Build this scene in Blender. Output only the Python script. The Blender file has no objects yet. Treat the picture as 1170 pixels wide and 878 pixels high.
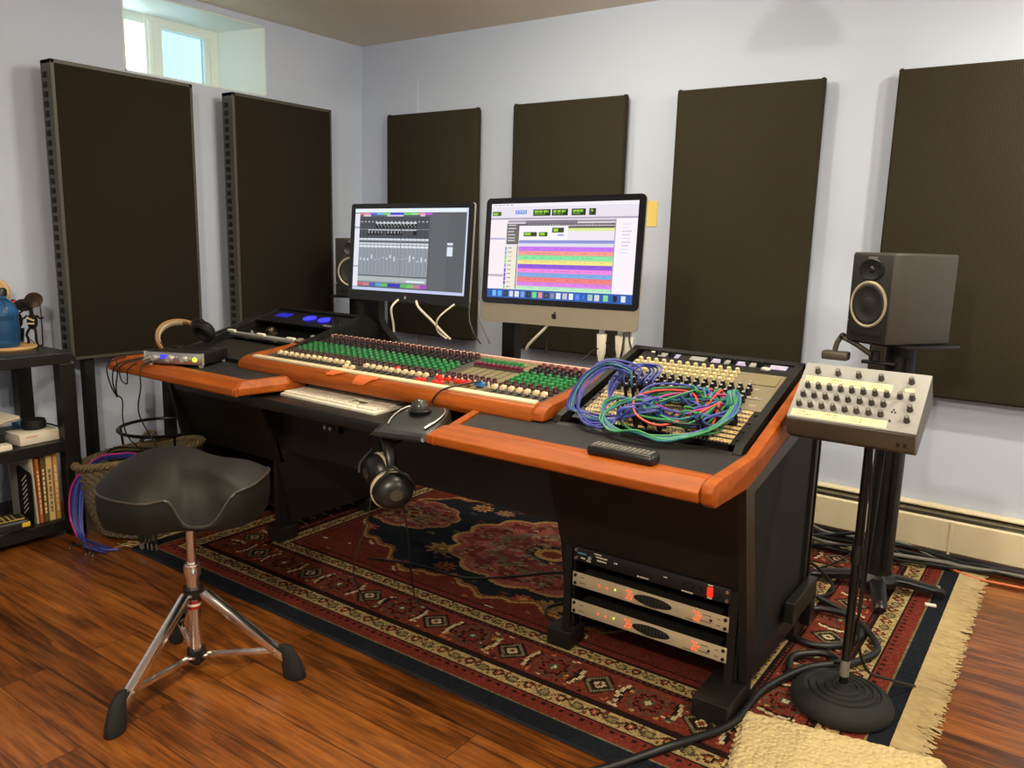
# recreates a home recording studio; light and exposure first
EXPO = 0.0
SKY = 6.2
WARM = (1.0, .88, .66); WARM2 = (1.0, .915, .72)
LAMPS = [   # x, y, watts, colour, aim
    (.3, 2.75, 30, WARM2, None), (-2.3, 2.35, 9, WARM2, None), (-1.0, 1.9, 12, WARM2, None),
    (-.55, -.5, 12, WARM, None),
]
FILL_LIGHTS = [((-.5, -.3, 2.1), 95), ((.9, 1.5, 2.1), 45), ((-1.7, 2.5, 2.2), 22)]  # added point lights that lift the ceiling and upper walls
import bpy, bmesh, math, random
import numpy as np
from mathutils import Vector, Matrix, Euler
random.seed(7)
PI = math.pi
COL = bpy.context.scene.collection
SC = bpy.context.scene

# ------------------------------------------------------------------ helpers
def lin(c):
    return c / 12.92 if c <= 0.04045 else ((c + 0.055) / 1.055) ** 2.4
def rgb(r, g, b):
    return (lin(r / 255), lin(g / 255), lin(b / 255), 1.0)

SC.view_settings  # scene
def mat(name, col, rough=0.5, metal=0.0, spec=0.5, bump=None, vary=None, emit=None, coat=0.0):
    m = bpy.data.materials.new(name); m.use_nodes = True
    nt = m.node_tree; b = nt.nodes['Principled BSDF']
    b.inputs['Base Color'].default_value = col
    b.inputs['Roughness'].default_value = rough
    b.inputs['Metallic'].default_value = metal
    b.inputs['Specular IOR Level'].default_value = spec
    b.inputs['Coat Weight'].default_value = coat
    if emit:
        b.inputs['Emission Color'].default_value = emit[0]
        b.inputs['Emission Strength'].default_value = emit[1]
    tc = nt.nodes.new('ShaderNodeTexCoord')
    if vary:                                    # (scale, amount)
        n = nt.nodes.new('ShaderNodeTexNoise'); n.inputs['Scale'].default_value = vary[0]
        n.inputs['Detail'].default_value = 5
        nt.links.new(tc.outputs['Object'], n.inputs['Vector'])
        mx = nt.nodes.new('ShaderNodeMix'); mx.data_type = 'RGBA'
        a = vary[1]
        mx.inputs['A'].default_value = tuple(max(0, c * (1 - a)) for c in col[:3]) + (1,)
        mx.inputs['B'].default_value = tuple(min(1, c * (1 + a)) for c in col[:3]) + (1,)
        nt.links.new(n.outputs['Fac'], mx.inputs['Factor'])
        nt.links.new(mx.outputs['Result'], b.inputs['Base Color'])
    if bump:                                    # (kind, scale, strength, distance)
        if bump[0] == 'noise':
            t = nt.nodes.new('ShaderNodeTexNoise'); t.inputs['Detail'].default_value = 3
        elif bump[0] == 'voronoi':
            t = nt.nodes.new('ShaderNodeTexVoronoi')
        t.inputs['Scale'].default_value = bump[1]
        nt.links.new(tc.outputs['Object'], t.inputs['Vector'])
        bp = nt.nodes.new('ShaderNodeBump'); bp.inputs['Strength'].default_value = abs(bump[2]); bp.invert = bump[2] < 0
        bp.inputs['Distance'].default_value = bump[3]
        nt.links.new(t.outputs[0], bp.inputs['Height'])
        nt.links.new(bp.outputs['Normal'], b.inputs['Normal'])
    return m

class MB:
    """collects shapes into one mesh"""
    def __init__(s): s.bm = bmesh.new(); s.mi = 0
    def _add(s, t, M=None):
        if M is not None: bmesh.ops.transform(t, matrix=M, verts=t.verts)
        for f in t.faces: f.material_index = s.mi
        me = bpy.data.meshes.new('tmp'); t.to_mesh(me); t.free()
        s.bm.from_mesh(me); bpy.data.meshes.remove(me)
        return s
    def mat(s, i): s.mi = i; return s
    def box(s, c, d, M=None, bev=0.0, seg=2, rz=0.0, rx=0.0, ry=0.0):
        t = bmesh.new(); bmesh.ops.create_cube(t, size=1.0)
        bmesh.ops.scale(t, vec=d, verts=t.verts)
        if bev > 0: bmesh.ops.bevel(t, geom=t.edges[:], offset=min(bev, min(d) * .49), segments=seg, affect='EDGES', profile=.5)
        X = Matrix.Translation(c) @ Euler((rx, ry, rz)).to_matrix().to_4x4()
        return s._add(t, (M @ X) if M is not None else X)
    def b2(s, x0, x1, y0, y1, z0, z1, bev=0.0, M=None, seg=2):
        return s.box(((x0 + x1) / 2, (y0 + y1) / 2, (z0 + z1) / 2), (abs(x1 - x0), abs(y1 - y0), abs(z1 - z0)), M, bev, seg)
    def cyl(s, p0, p1, r0, r1=None, n=16, M=None, caps=True):
        p0 = Vector(p0); p1 = Vector(p1); d = p1 - p0
        t = bmesh.new()
        bmesh.ops.create_cone(t, cap_ends=caps, segments=n, radius1=r0, radius2=r0 if r1 is None else r1, depth=d.length)
        X = Matrix.Translation((p0 + p1) / 2) @ Vector((0, 0, 1)).rotation_difference(d).to_matrix().to_4x4()
        return s._add(t, (M @ X) if M is not None else X)
    def sphere(s, c, r, sc=(1, 1, 1), M=None, n=16):
        t = bmesh.new(); bmesh.ops.create_uvsphere(t, u_segments=n, v_segments=max(6, n // 2), radius=r)
        X = Matrix.Translation(c) @ Matrix.Diagonal((*sc, 1))
        return s._add(t, (M @ X) if M is not None else X)
    def lathe(s, prof, M=None, n=24):
        t = bmesh.new(); rings = []
        for r, z in prof:
            if r < 1e-6: rings.append([t.verts.new((0, 0, z))])
            else: rings.append([t.verts.new((r * math.cos(2 * PI * k / n), r * math.sin(2 * PI * k / n), z)) for k in range(n)])
        for a, b in zip(rings, rings[1:]):
            for k in range(n):
                k2 = (k + 1) % n
                if len(a) == 1 and len(b) == 1: continue
                if len(a) == 1: t.faces.new((a[0], b[k2], b[k])) if False else t.faces.new((a[0], b[k], b[k2]))
                elif len(b) == 1: t.faces.new((a[k], a[k2], b[0]))
                else: t.faces.new((a[k], a[k2], b[k2], b[k]))
        bmesh.ops.recalc_face_normals(t, faces=t.faces)
        return s._add(t, M)
    def prism(s, poly, axis, a, b, M=None, bev=0.0, seg=2):
        """poly in the two other axes in order (x->yz, y->xz, z->xy), extruded a..b along axis"""
        t = bmesh.new()
        def P(u, v, w):
            return {'x': (w, u, v), 'y': (u, w, v), 'z': (u, v, w)}[axis]
        va = [t.verts.new(P(u, v, a)) for u, v in poly]; vb = [t.verts.new(P(u, v, b)) for u, v in poly]
        n = len(poly); t.faces.new(va); t.faces.new(vb[::-1])
        for i in range(n): t.faces.new((va[i], vb[i], vb[(i + 1) % n], va[(i + 1) % n]))
        bmesh.ops.recalc_face_normals(t, faces=t.faces)
        if bev > 0: bmesh.ops.bevel(t, geom=t.edges[:], offset=bev, segments=seg, affect='EDGES', profile=.5)
        return s._add(t, M)
    def tube(s, pts, r, n=8, closed=False, sub=6, M=None, smooth=True):
        P = [Vector(p) for p in pts]
        if smooth and len(P) > 2: P = catmull(P, sub, closed)
        R = r if callable(r) else (lambda k: r)
        t = bmesh.new(); rings = []; N = len(P)
        up = None
        for i, p in enumerate(P):
            if closed: d = P[(i + 1) % N] - P[i - 1]
            else: d = P[min(i + 1, N - 1)] - P[max(i - 1, 0)]
            if d.length < 1e-9: d = Vector((0, 0, 1))
            d.normalize()
            if up is None:
                up = d.orthogonal().normalized()
            else:
                up = (up - d * up.dot(d))
                up = up.normalized() if up.length > 1e-6 else d.orthogonal().normalized()
            q = d.cross(up); rr = R(i / max(1, N - 1))
            rings.append([t.verts.new(p + (up * math.cos(2 * PI * k / n) + q * math.sin(2 * PI * k / n)) * rr) for k in range(n)])
        rr = list(zip(rings, rings[1:])) + ([(rings[-1], rings[0])] if closed else [])
        for a, b in rr:
            for k in range(n): t.faces.new((a[k], a[(k + 1) % n], b[(k + 1) % n], b[k]))
        if not closed:
            t.faces.new(rings[0][::-1]); t.faces.new(rings[-1])
        bmesh.ops.recalc_face_normals(t, faces=t.faces)
        return s._add(t, M)
    def grid(s, f, nu, nv, M=None, closeu=False):
        t = bmesh.new()
        V = [[t.verts.new(f(i / nu, j / nv)) for i in range(nu + (0 if closeu else 1))] for j in range(nv + 1)]
        nn = len(V[0])
        for j in range(nv):
            for i in range(nu):
                i2 = (i + 1) % nn
                try: t.faces.new((V[j][i], V[j][i2], V[j + 1][i2], V[j + 1][i]))
                except ValueError: pass
        bmesh.ops.remove_doubles(t, verts=t.verts, dist=1e-6)
        bmesh.ops.recalc_face_normals(t, faces=t.faces)
        return s._add(t, M)
    def build(s, name, mats, parent=None, world=True, smooth=True, ang=40, base=True, origin=None):
        """parent given: vertices are in world space when world else already local to parent"""
        me = bpy.data.meshes.new(name)
        mats = mats if isinstance(mats, (list, tuple)) else [mats]
        off = None
        if parent is not None and world:
            bmesh.ops.transform(s.bm, matrix=WM[parent.name].inverted(), verts=s.bm.verts)
        if parent is None or origin == 'center':
            if s.bm.verts:
                xs = [v.co for v in s.bm.verts]
                mn = Vector((min(v.x for v in xs), min(v.y for v in xs), min(v.z for v in xs)))
                mx = Vector((max(v.x for v in xs), max(v.y for v in xs), max(v.z for v in xs)))
                off = Vector(((mn.x + mx.x) / 2, (mn.y + mx.y) / 2, mn.z if parent is None else (mn.z + mx.z) / 2))
                bmesh.ops.translate(s.bm, vec=-off, verts=s.bm.verts)
        s.bm.to_mesh(me); s.bm.free()
        for m in mats: me.materials.append(m)
        if smooth:
            me.shade_smooth() if hasattr(me, 'shade_smooth') else None
            try: me.set_sharp_from_angle(angle=math.radians(ang))
            except Exception: pass
        o = bpy.data.objects.new(name, me); COL.objects.link(o)
        if off is not None: o.location = off
        if parent is not None: o.parent = parent
        WM[o.name] = (WM[parent.name] if parent is not None else Matrix.Identity(4)) @ (Matrix.Translation(off) if off is not None else Matrix.Identity(4))
        return o
WM = {}

def catmull(P, sub, closed=False):
    out = []; N = len(P)
    rng = range(N if closed else N - 1)
    for i in rng:
        if closed: p0, p1, p2, p3 = P[i - 1], P[i], P[(i + 1) % N], P[(i + 2) % N]
        else: p0, p1, p2, p3 = P[max(i - 1, 0)], P[i], P[i + 1], P[min(i + 2, N - 1)]
        for k in range(sub):
            t = k / sub
            out.append(0.5 * ((2 * p1) + (p2 - p0) * t + (2 * p0 - 5 * p1 + 4 * p2 - p3) * t * t + (3 * p1 - p0 - 3 * p2 + p3) * t ** 3))
    if not closed: out.append(P[-1].copy())
    return out

def tag(o, label=None, cat=None, group=None, kind=None):
    if label: o['label'] = label
    if cat: o['category'] = cat
    if group: o['group'] = group
    if kind: o['kind'] = kind
    return o
def thing(name, label, cat, loc=(0, 0, 0), rot=(0, 0, 0), group=None):
    o = bpy.data.objects.new(name, None); COL.objects.link(o)
    o.empty_display_size = .05
    o.location = loc; o.rotation_euler = rot
    WM[o.name] = Matrix.Translation(loc) @ Euler(rot).to_matrix().to_4x4()
    return tag(o, label, cat, group)
def copy_part(o, parent, loc, rot=None):
    c = o.copy(); COL.objects.link(c); c.parent = parent; c.location = loc
    if rot is not None: c.rotation_euler = rot
    WM[c.name] = WM[parent.name] @ Matrix.Translation(loc)
    return c
def copy_tree(o, parent=None, loc=None, rot=None):
    c = o.copy(); COL.objects.link(c)
    if parent is not None: c.parent = parent
    if loc is not None: c.location = loc
    if rot is not None: c.rotation_euler = rot
    WM[c.name] = Matrix.Translation(c.location) @ c.rotation_euler.to_matrix().to_4x4()
    for ch in list(o.children): copy_tree(ch, c)
    return c
def xf(loc, rx=0, ry=0, rz=0):
    return Matrix.Translation(loc) @ Euler((rx, ry, rz)).to_matrix().to_4x4()

def painted(name, w, h, px, mats, parent=None, M=None, loc=None):
    """a thin sheet w x h (local x right, y up, z towards the reader) whose cells take the colours px[row from top][col]"""
    H, W = px.shape[:2]
    xs = np.linspace(-w / 2, w / 2, W + 1); ys = np.linspace(h / 2, -h / 2, H + 1)
    X, Y = np.meshgrid(xs, ys)
    V = np.stack([X, Y, np.zeros_like(X)], -1).reshape(-1, 3)
    if M is not None:
        A = np.array(M); V = V @ A[:3, :3].T + A[:3, 3]
    if parent is not None and M is not None:
        A = np.array(WM[parent.name].inverted()); V = V @ A[:3, :3].T + A[:3, 3]
    r, c = np.meshgrid(np.arange(H), np.arange(W), indexing='ij')
    a = (r * (W + 1) + c).ravel(); Fc = np.stack([a, a + W + 1, a + W + 2, a + 1], -1)
    me = bpy.data.meshes.new(name)
    me.vertices.add(len(V)); me.vertices.foreach_set('co', V.astype(np.float32).ravel())
    nf = len(Fc); me.loops.add(nf * 4); me.loops.foreach_set('vertex_index', Fc.astype(np.int32).ravel())
    me.polygons.add(nf); me.polygons.foreach_set('loop_start', np.arange(0, nf * 4, 4, dtype=np.int32))
    try: me.polygons.foreach_set('loop_total', np.full(nf, 4, dtype=np.int32))
    except Exception: pass
    me.update(calc_edges=True); me.validate()
    at = me.color_attributes.new('Pattern', 'FLOAT_COLOR', 'CORNER')
    s = np.asarray(px, float) / 255.0
    s = np.where(s <= .04045, s / 12.92, ((s + .055) / 1.055) ** 2.4)
    cc = np.concatenate([s.reshape(-1, 3), np.ones((nf, 1))], 1)
    at.data.foreach_set('color', np.repeat(cc, 4, axis=0).astype(np.float32).ravel())
    for m in (mats if isinstance(mats, (list, tuple)) else [mats]): me.materials.append(m)
    o = bpy.data.objects.new(name, me); COL.objects.link(o)
    if parent is not None: o.parent = parent
    if loc is not None: o.location = loc
    WM[o.name] = (WM[parent.name] if parent else Matrix.Identity(4)) @ Matrix.Translation(o.location)
    return o
def pattern_mat(name, rough=.8, emit=0.0, bump=None, spec=.3):
    m = mat(name, (.5, .5, .5, 1), rough, spec=spec, bump=bump)
    nt = m.node_tree; b = nt.nodes['Principled BSDF']
    a = nt.nodes.new('ShaderNodeVertexColor'); a.layer_name = 'Pattern'
    if emit > 0:
        b.inputs['Base Color'].default_value = (.01, .01, .01, 1)
        nt.links.new(a.outputs['Color'], b.inputs['Emission Color']); b.inputs['Emission Strength'].default_value = emit
    else:
        nt.links.new(a.outputs['Color'], b.inputs['Base Color'])
    return m
# ------------------------------------------------------------------ materials
M = {}
M['wall'] = mat('wall_paint', rgb(198, 208, 228), .75, spec=.25, bump=('noise', 180, .04, .002))
M['ceil'] = mat('ceiling_paint', rgb(232, 220, 202), .9, spec=.1)
M['white_trim'] = mat('white_trim_paint', rgb(232, 238, 232), .45)
M['heater'] = mat('heater_enamel', rgb(226, 212, 178), .45)
M['dark_slot'] = mat('heater_slot_dark', rgb(28, 26, 24), .8)
M['black'] = mat('black_laminate', rgb(23, 21, 19), .45, spec=.4, vary=(6, .15))
M['blackwood'] = mat('black_stained_board', rgb(27, 24, 21), .38, spec=.45, vary=(12, .25))
M['blackmat'] = mat('black_matte', rgb(22, 21, 20), .7, spec=.3)
M['blackgloss'] = mat('black_gloss', rgb(14, 14, 15), .18, spec=.6)
M['pad'] = mat('grey_black_leatherette', rgb(35, 35, 35), .6, spec=.35, bump=('voronoi', 500, .15, .001))
M['chrome'] = mat('chrome', (.86, .84, .8, 1), .2, 1.0)
M['steel'] = mat('brushed_steel', (.62, .6, .56, 1), .32, 1.0, vary=(30, .08))
M['alu'] = mat('anodised_aluminium', rgb(190, 188, 182), .42, .55)
M['rubber'] = mat('rubber', rgb(34, 35, 33), .75, spec=.25)
M['vinyl'] = mat('black_vinyl', rgb(23, 21, 16), .55, spec=.3, bump=('noise', 260, .12, .002))
M['piping'] = mat('vinyl_piping', rgb(60, 56, 48), .3, spec=.6)
M['cream'] = mat('cream_plastic', rgb(232, 214, 172), .5, vary=(40, .05))
M['white'] = mat('white_plastic', rgb(236, 230, 212), .45)
M['greenk'] = mat('green_knob_plastic', rgb(30, 122, 62), .4)
M['maroonk'] = mat('maroon_knob_plastic', rgb(62, 26, 36), .4)
M['blackk'] = mat('black_knob_plastic', rgb(26, 24, 26), .35)
M['pinkk'] = mat('pink_cap_plastic', rgb(222, 176, 160), .5)
M['redk'] = mat('red_cap_plastic', rgb(222, 48, 36), .4)
M['bluek'] = mat('blue_cap_plastic', rgb(44, 118, 190), .4)
M['goldk'] = mat('pale_gold_knob', rgb(196, 182, 136), .35, .1)
M['panelgrey'] = mat('console_faceplate', rgb(72, 70, 64), .5, vary=(60, .2))
M['racktan'] = mat('rack_faceplate_tan', rgb(124, 114, 92), .5, .1, vary=(50, .12))
M['jackstrip'] = mat('patchbay_cream_strip', rgb(214, 184, 128), .5)
M['gearface'] = mat('cream_gear_faceplate', rgb(196, 180, 148), .42, .25)
M['olive'] = mat('olive_faceplate', rgb(122, 112, 78), .55)
M['lidgrey'] = mat('mixer_box_enamel', rgb(150, 149, 147), .5)
M['tape'] = mat('masking_tape', rgb(240, 220, 164), .7)
M['bookcase'] = mat('bookcase_black_brown', rgb(24, 22, 20), .4, spec=.45)
M['paper'] = mat('white_paper', rgb(222, 214, 196), .8)
M['wicker'] = mat('wicker', rgb(104, 92, 70), .7, vary=(35, .45), bump=('noise', 60, .5, .006))
M['rope'] = mat('raffia_rope', rgb(116, 98, 68), .75, vary=(40, .3))
M['cablek'] = mat('black_cable_rubber', rgb(20, 20, 20), .45)
M['cablegrey'] = mat('grey_cable', rgb(120, 116, 108), .5)
M['cablew'] = mat('white_cable', rgb(214, 206, 184), .45)
M['orange_c'] = mat('orange_cable', rgb(196, 96, 34), .5)
M['blue_c'] = mat('blue_patch_cable', rgb(70, 82, 168), .45)
M['navy_c'] = mat('navy_patch_cable', rgb(40, 48, 118), .45)
M['green_c'] = mat('green_patch_cable', rgb(42, 132, 76), .45)
M['teal_c'] = mat('teal_patch_cable', rgb(40, 116, 128), .45)
M['red_c'] = mat('red_patch_cable', rgb(212, 72, 60), .45)
M['purple_c'] = mat('purple_patch_cable', rgb(170, 44, 128), .45)
M['velour'] = mat('grey_velour', rgb(196, 182, 154), .95, spec=.1, bump=('noise', 300, .3, .002))
M['tan'] = mat('tan_leather', rgb(170, 128, 84), .5, vary=(20, .2))
M['ledred'] = mat('red_lit_led', rgb(255, 90, 40), .4, emit=(rgb(255, 96, 44), 1.1))
M['ledgreen'] = mat('green_lit_led', rgb(200, 255, 60), .4, emit=(rgb(190, 245, 40), 2.2))
M['ledblue'] = mat('blue_lit_display', rgb(40, 40, 255), .4, emit=(rgb(48, 52, 255), 1.6))
M['ledwhite'] = mat('white_lit_led', rgb(255, 250, 230), .4, emit=(rgb(255, 244, 220), 2.5))
M['switchred'] = mat('red_lit_rocker', rgb(230, 40, 20), .3, emit=(rgb(235, 50, 24), .9))
M['screen'] = pattern_mat('lit_screen', .25, emit=1.0)
M['printed'] = pattern_mat('printed_surface', .6)
M['yellow'] = mat('yellow_note', rgb(238, 214, 120), .8)
M['slip'] = mat('orange_slip', rgb(226, 112, 52), .6)  # lamplight on the armrest wood, painted as bright orange
M['bluebottle'] = mat('blue_clear_plastic', rgb(70, 140, 205), .08, spec=.6)
M['bluebottle'].node_tree.nodes['Principled BSDF'].inputs['Transmission Weight'].default_value = .75
M['water'] = mat('blue_tinted_water', rgb(40, 84, 130), .05)
M['water'].node_tree.nodes['Principled BSDF'].inputs['Transmission Weight'].default_value = .5
M['bamboo'] = mat('pale_wood', rgb(206, 164, 104), .5, vary=(14, .12))
M['rustmetal'] = mat('dark_bronze_wire', rgb(62, 46, 34), .45, .6, vary=(40, .4))
M['beige'] = mat('beige_felt', rgb(222, 186, 130), .8)
M['mat'] = mat('cream_chenille', rgb(206, 184, 136), .95, spec=.1, bump=('voronoi', 85, -1.0, .008))
M['fringe'] = mat('cream_wool', rgb(172, 152, 112), .95, spec=.05, vary=(30, .25))

def wood_mat():
    m = bpy.data.materials.new('cherry_wood'); m.use_nodes = True
    nt = m.node_tree; b = nt.nodes['Principled BSDF']; L = nt.links
    tc = nt.nodes.new('ShaderNodeTexCoord'); mp = nt.nodes.new('ShaderNodeMapping')
    mp.inputs['Scale'].default_value = (1.2, 14, 14); L.new(tc.outputs['Object'], mp.inputs['Vector'])
    n = nt.nodes.new('ShaderNodeTexNoise'); n.inputs['Scale'].default_value = 3; n.inputs['Detail'].default_value = 6
    L.new(mp.outputs[0], n.inputs['Vector'])
    r = nt.nodes.new('ShaderNodeValToRGB'); L.new(n.outputs['Fac'], r.inputs[0])
    r.color_ramp.elements[0].position = .3; r.color_ramp.elements[0].color = rgb(138, 64, 10)
    r.color_ramp.elements[1].position = .7; r.color_ramp.elements[1].color = rgb(176, 88, 17)
    L.new(r.outputs[0], b.inputs['Base Color']); b.inputs['Roughness'].default_value = .5; b.inputs['Specular IOR Level'].default_value = .3
    b.inputs['Coat Weight'].default_value = .0; b.inputs['Coat Roughness'].default_value = .15
    return m
M['cherry'] = wood_mat()

def floor_mat():
    m = bpy.data.materials.new('acacia_plank_floor'); m.use_nodes = True
    nt = m.node_tree; b = nt.nodes['Principled BSDF']; L = nt.links
    N = nt.nodes.new
    tc = N('ShaderNodeTexCoord')
    br = N('ShaderNodeTexBrick'); br.offset = .37; br.offset_frequency = 2
    br.inputs['Scale'].default_value = 1.0; br.inputs['Brick Width'].default_value = 1.15; br.inputs['Row Height'].default_value = .125
    br.inputs['Mortar Size'].default_value = .0012; br.inputs['Mortar Smooth'].default_value = .1; br.inputs['Bias'].default_value = 0
    br.inputs['Color1'].default_value = (0, 0, 0, 1); br.inputs['Color2'].default_value = (1, 1, 1, 1); br.inputs['Mortar'].default_value = (.5, .5, .5, 1)
    L.new(tc.outputs['Object'], br.inputs['Vector'])
    # plank-by-plank offset so that the grain does not run on from board to board
    cm = N('ShaderNodeVectorMath'); cm.operation = 'MULTIPLY_ADD'
    cm.inputs[1].default_value = (7.3, 3.1, 5.7); L.new(br.outputs['Color'], cm.inputs[0]); L.new(tc.outputs['Object'], cm.inputs[2])
    mp = N('ShaderNodeMapping'); mp.inputs['Scale'].default_value = (1.1, 11, 1); L.new(cm.outputs[0], mp.inputs['Vector'])
    g1 = N('ShaderNodeTexNoise'); g1.inputs['Scale'].default_value = 2.2; g1.inputs['Detail'].default_value = 8; g1.inputs['Roughness'].default_value = .62; g1.inputs['Distortion'].default_value = 1.2
    L.new(mp.outputs[0], g1.inputs['Vector'])
    mp2 = N('ShaderNodeMapping'); mp2.inputs['Scale'].default_value = (3, 60, 1); L.new(cm.outputs[0], mp2.inputs['Vector'])
    g2 = N('ShaderNodeTexNoise'); g2.inputs['Scale'].default_value = 2; g2.inputs['Detail'].default_value = 4
    L.new(mp2.outputs[0], g2.inputs['Vector'])
    mix = N('ShaderNodeMath'); mix.operation = 'MULTIPLY_ADD'; mix.inputs[1].default_value = .36
    L.new(g2.outputs['Fac'], mix.inputs[0])
    sc = N('ShaderNodeMath'); sc.operation = 'MULTIPLY'; sc.inputs[1].default_value = .6; L.new(g1.outputs['Fac'], sc.inputs[0])
    L.new(sc.outputs[0], mix.inputs[2])
    tone = N('ShaderNodeMath'); tone.operation = 'MULTIPLY_ADD'; tone.inputs[1].default_value = .1
    L.new(br.outputs['Color'], tone.inputs[0]); L.new(mix.outputs[0], tone.inputs[2])
    r = N('ShaderNodeValToRGB'); L.new(tone.outputs[0], r.inputs[0])
    e = r.color_ramp.elements
    e[0].position = .34; e[0].color = rgb(44, 22, 7)
    e[1].position = .74; e[1].color = rgb(168, 102, 40)
    x = r.color_ramp.elements.new(.46); x.color = rgb(88, 46, 15)
    x = r.color_ramp.elements.new(.56); x.color = rgb(128, 72, 25)
    mo = N('ShaderNodeMix'); mo.data_type = 'RGBA'; mo.inputs['B'].default_value = rgb(38, 17, 7)
    L.new(br.outputs['Fac'], mo.inputs['Factor']); L.new(r.outputs[0], mo.inputs['A'])
    L.new(mo.outputs['Result'], b.inputs['Base Color'])
    b.inputs['Roughness'].default_value = .3
    bp = N('ShaderNodeBump'); bp.inputs['Strength'].default_value = .12; bp.inputs['Distance'].default_value = .002
    L.new(g2.outputs['Fac'], bp.inputs['Height']); L.new(bp.outputs[0], b.inputs['Normal'])
    return m
M['floor'] = floor_mat()

def fabric_mat(name, c1, c2, scale):
    """diagonal basket weave"""
    m = bpy.data.materials.new(name); m.use_nodes = True
    nt = m.node_tree; b = nt.nodes['Principled BSDF']; L = nt.links; N = nt.nodes.new
    tc = N('ShaderNodeTexCoord'); sep = N('ShaderNodeSeparateXYZ'); L.new(tc.outputs['Object'], sep.inputs[0])
    s = N('ShaderNodeMath'); s.operation = 'ADD'; L.new(sep.outputs[0], s.inputs[0]); L.new(sep.outputs[1], s.inputs[1])
    def sinw(a, bz, k):
        q = N('ShaderNodeMath'); q.operation = 'MULTIPLY_ADD'; q.inputs[1].default_value = bz
        L.new(sep.outputs[2], q.inputs[0]); L.new(s.outputs[0], q.inputs[2])
        w = N('ShaderNodeMath'); w.operation = 'MULTIPLY'; w.inputs[1].default_value = k; L.new(q.outputs[0], w.inputs[0])
        z = N('ShaderNodeMath'); z.operation = 'SINE'; L.new(w.outputs[0], z.inputs[0]); return z
    a = sinw(1, 1.6, scale); c = sinw(1, -1.6, scale)
    mu = N('ShaderNodeMath'); mu.operation = 'MULTIPLY'; L.new(a.outputs[0], mu.inputs[0]); L.new(c.outputs[0], mu.inputs[1])
    mr = N('ShaderNodeMapRange'); mr.inputs[1].default_value = -1; mr.inputs[2].default_value = 1; L.new(mu.outputs[0], mr.inputs[0])
    mx = N('ShaderNodeMix'); mx.data_type = 'RGBA'; mx.inputs['A'].default_value = c1; mx.inputs['B'].default_value = c2
    L.new(mr.outputs[0], mx.inputs['Factor']); L.new(mx.outputs['Result'], b.inputs['Base Color'])
    b.inputs['Roughness'].default_value = .95; b.inputs['Specular IOR Level'].default_value = .1
    bp = N('ShaderNodeBump'); bp.inputs['Strength'].default_value = .35; bp.inputs['Distance'].default_value = .002
    L.new(mr.outputs[0], bp.inputs['Height']); L.new(bp.outputs[0], b.inputs['Normal'])
    return m
M['fabric'] = fabric_mat('woven_black_fabric', rgb(40, 36, 29), rgb(66, 60, 48), 380)
M['fabric2'] = fabric_mat('fine_black_fabric', rgb(40, 34, 26), rgb(46, 40, 31), 1400)
M['alu_case'] = mat('satin_aluminium', rgb(168, 158, 140), .42, .35)
M['blackplastic'] = mat('black_satin_plastic', rgb(30, 30, 29), .35)
M['blackgloss2'] = mat('black_gloss_paint', rgb(16, 15, 15), .33, spec=.4)
M['ball'] = mat('dark_pearl_ball', rgb(70, 70, 66), .12, .3, spec=.7)
M['cablegrey2'] = mat('warm_grey_metal', rgb(92, 84, 72), .45, .3)
M['knobgrey'] = mat('charcoal_knob', rgb(66, 64, 60), .45)
M['boxdark'] = mat('dark_bronze_case', rgb(70, 64, 54), .4, .1)
# ------------------------------------------------------------------ room (camera stands over the origin; x along the back wall, y towards it)
XL, YB, ZC, XR, YF = -3.668, 3.57, 2.315, 2.3, -2.4
def struct(name, mb, m, smooth=False):
    return tag(mb.build(name, m, smooth=smooth), kind='structure')
struct('floor', MB().b2(XL - .15, XR + .15, YF - .15, YB + .15, -.12, 0), M['floor'])
struct('ceiling', MB().b2(XL - .15, XR + .15, YF - .15, YB + .15, ZC, ZC + .12), M['ceil'])
struct('wall_back', MB().b2(XL - .15, XR + .15, YB, YB + .15, 0, ZC), M['wall'])
struct('wall_right', MB().b2(XR, XR + .15, YF, YB, 0, ZC), M['wall'])
struct('wall_front', MB().b2(XL - .15, XR + .15, YF - .15, YF, 0, ZC), M['wall'])
# left wall with the basement window recess
WY0, WY1, WZ0, WZ1, WD = 2.095, 2.872, 1.93, 2.28, .32
w = MB()
w.b2(XL - .42, XL, YF, WY0, 0, ZC); w.b2(XL - .42, XL, WY1, YB, 0, ZC)
w.b2(XL - .42, XL, WY0, WY1, 0, WZ0); w.b2(XL - .42, XL, WY0, WY1, WZ1, ZC)
struct('wall_left', w, M['wall'])
t = tag(bpy.data.objects.new('window_1', None), kind='structure'); COL.objects.link(t); t.location = (XL - WD, 2.48, 1.93)
WM['window_1'] = Matrix.Translation(t.location)
xr = XL - WD
# painted lining of the recess (flares a little towards the room)
l = MB()
for poly in (
        [(WY0, WZ0), (WY1, WZ0)], [(WY0, WZ1), (WY1, WZ1)]):
    z = poly[0][1]; s = 1 if z == WZ0 else -1
    l.prism([(XL + .001, WY0), (XL + .001, WY1), (xr, WY1 - .06), (xr, WY0 + .02)], 'z', z, z + s * .006)
l.prism([(XL + .001, WY1), (xr, WY1 - .06), (xr, WY1 - .068), (XL + .001, WY1 - .008)], 'z', WZ0, WZ1)
l.prism([(XL + .001, WY0), (xr, WY0 + .02), (xr, WY0 + .028), (XL + .001, WY0 + .008)], 'z', WZ0, WZ1)
l.build('window_reveal', M['white_trim'], t, smooth=False)
f = MB(); fy0, fy1 = WY0 + .02, WY1 - .06
f.b2(xr - .05, xr + .004, fy0, fy1, WZ1 - .05, WZ1 - .005); f.b2(xr - .05, xr + .004, fy0, fy1, WZ0 + .005, WZ0 + .045)
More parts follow.
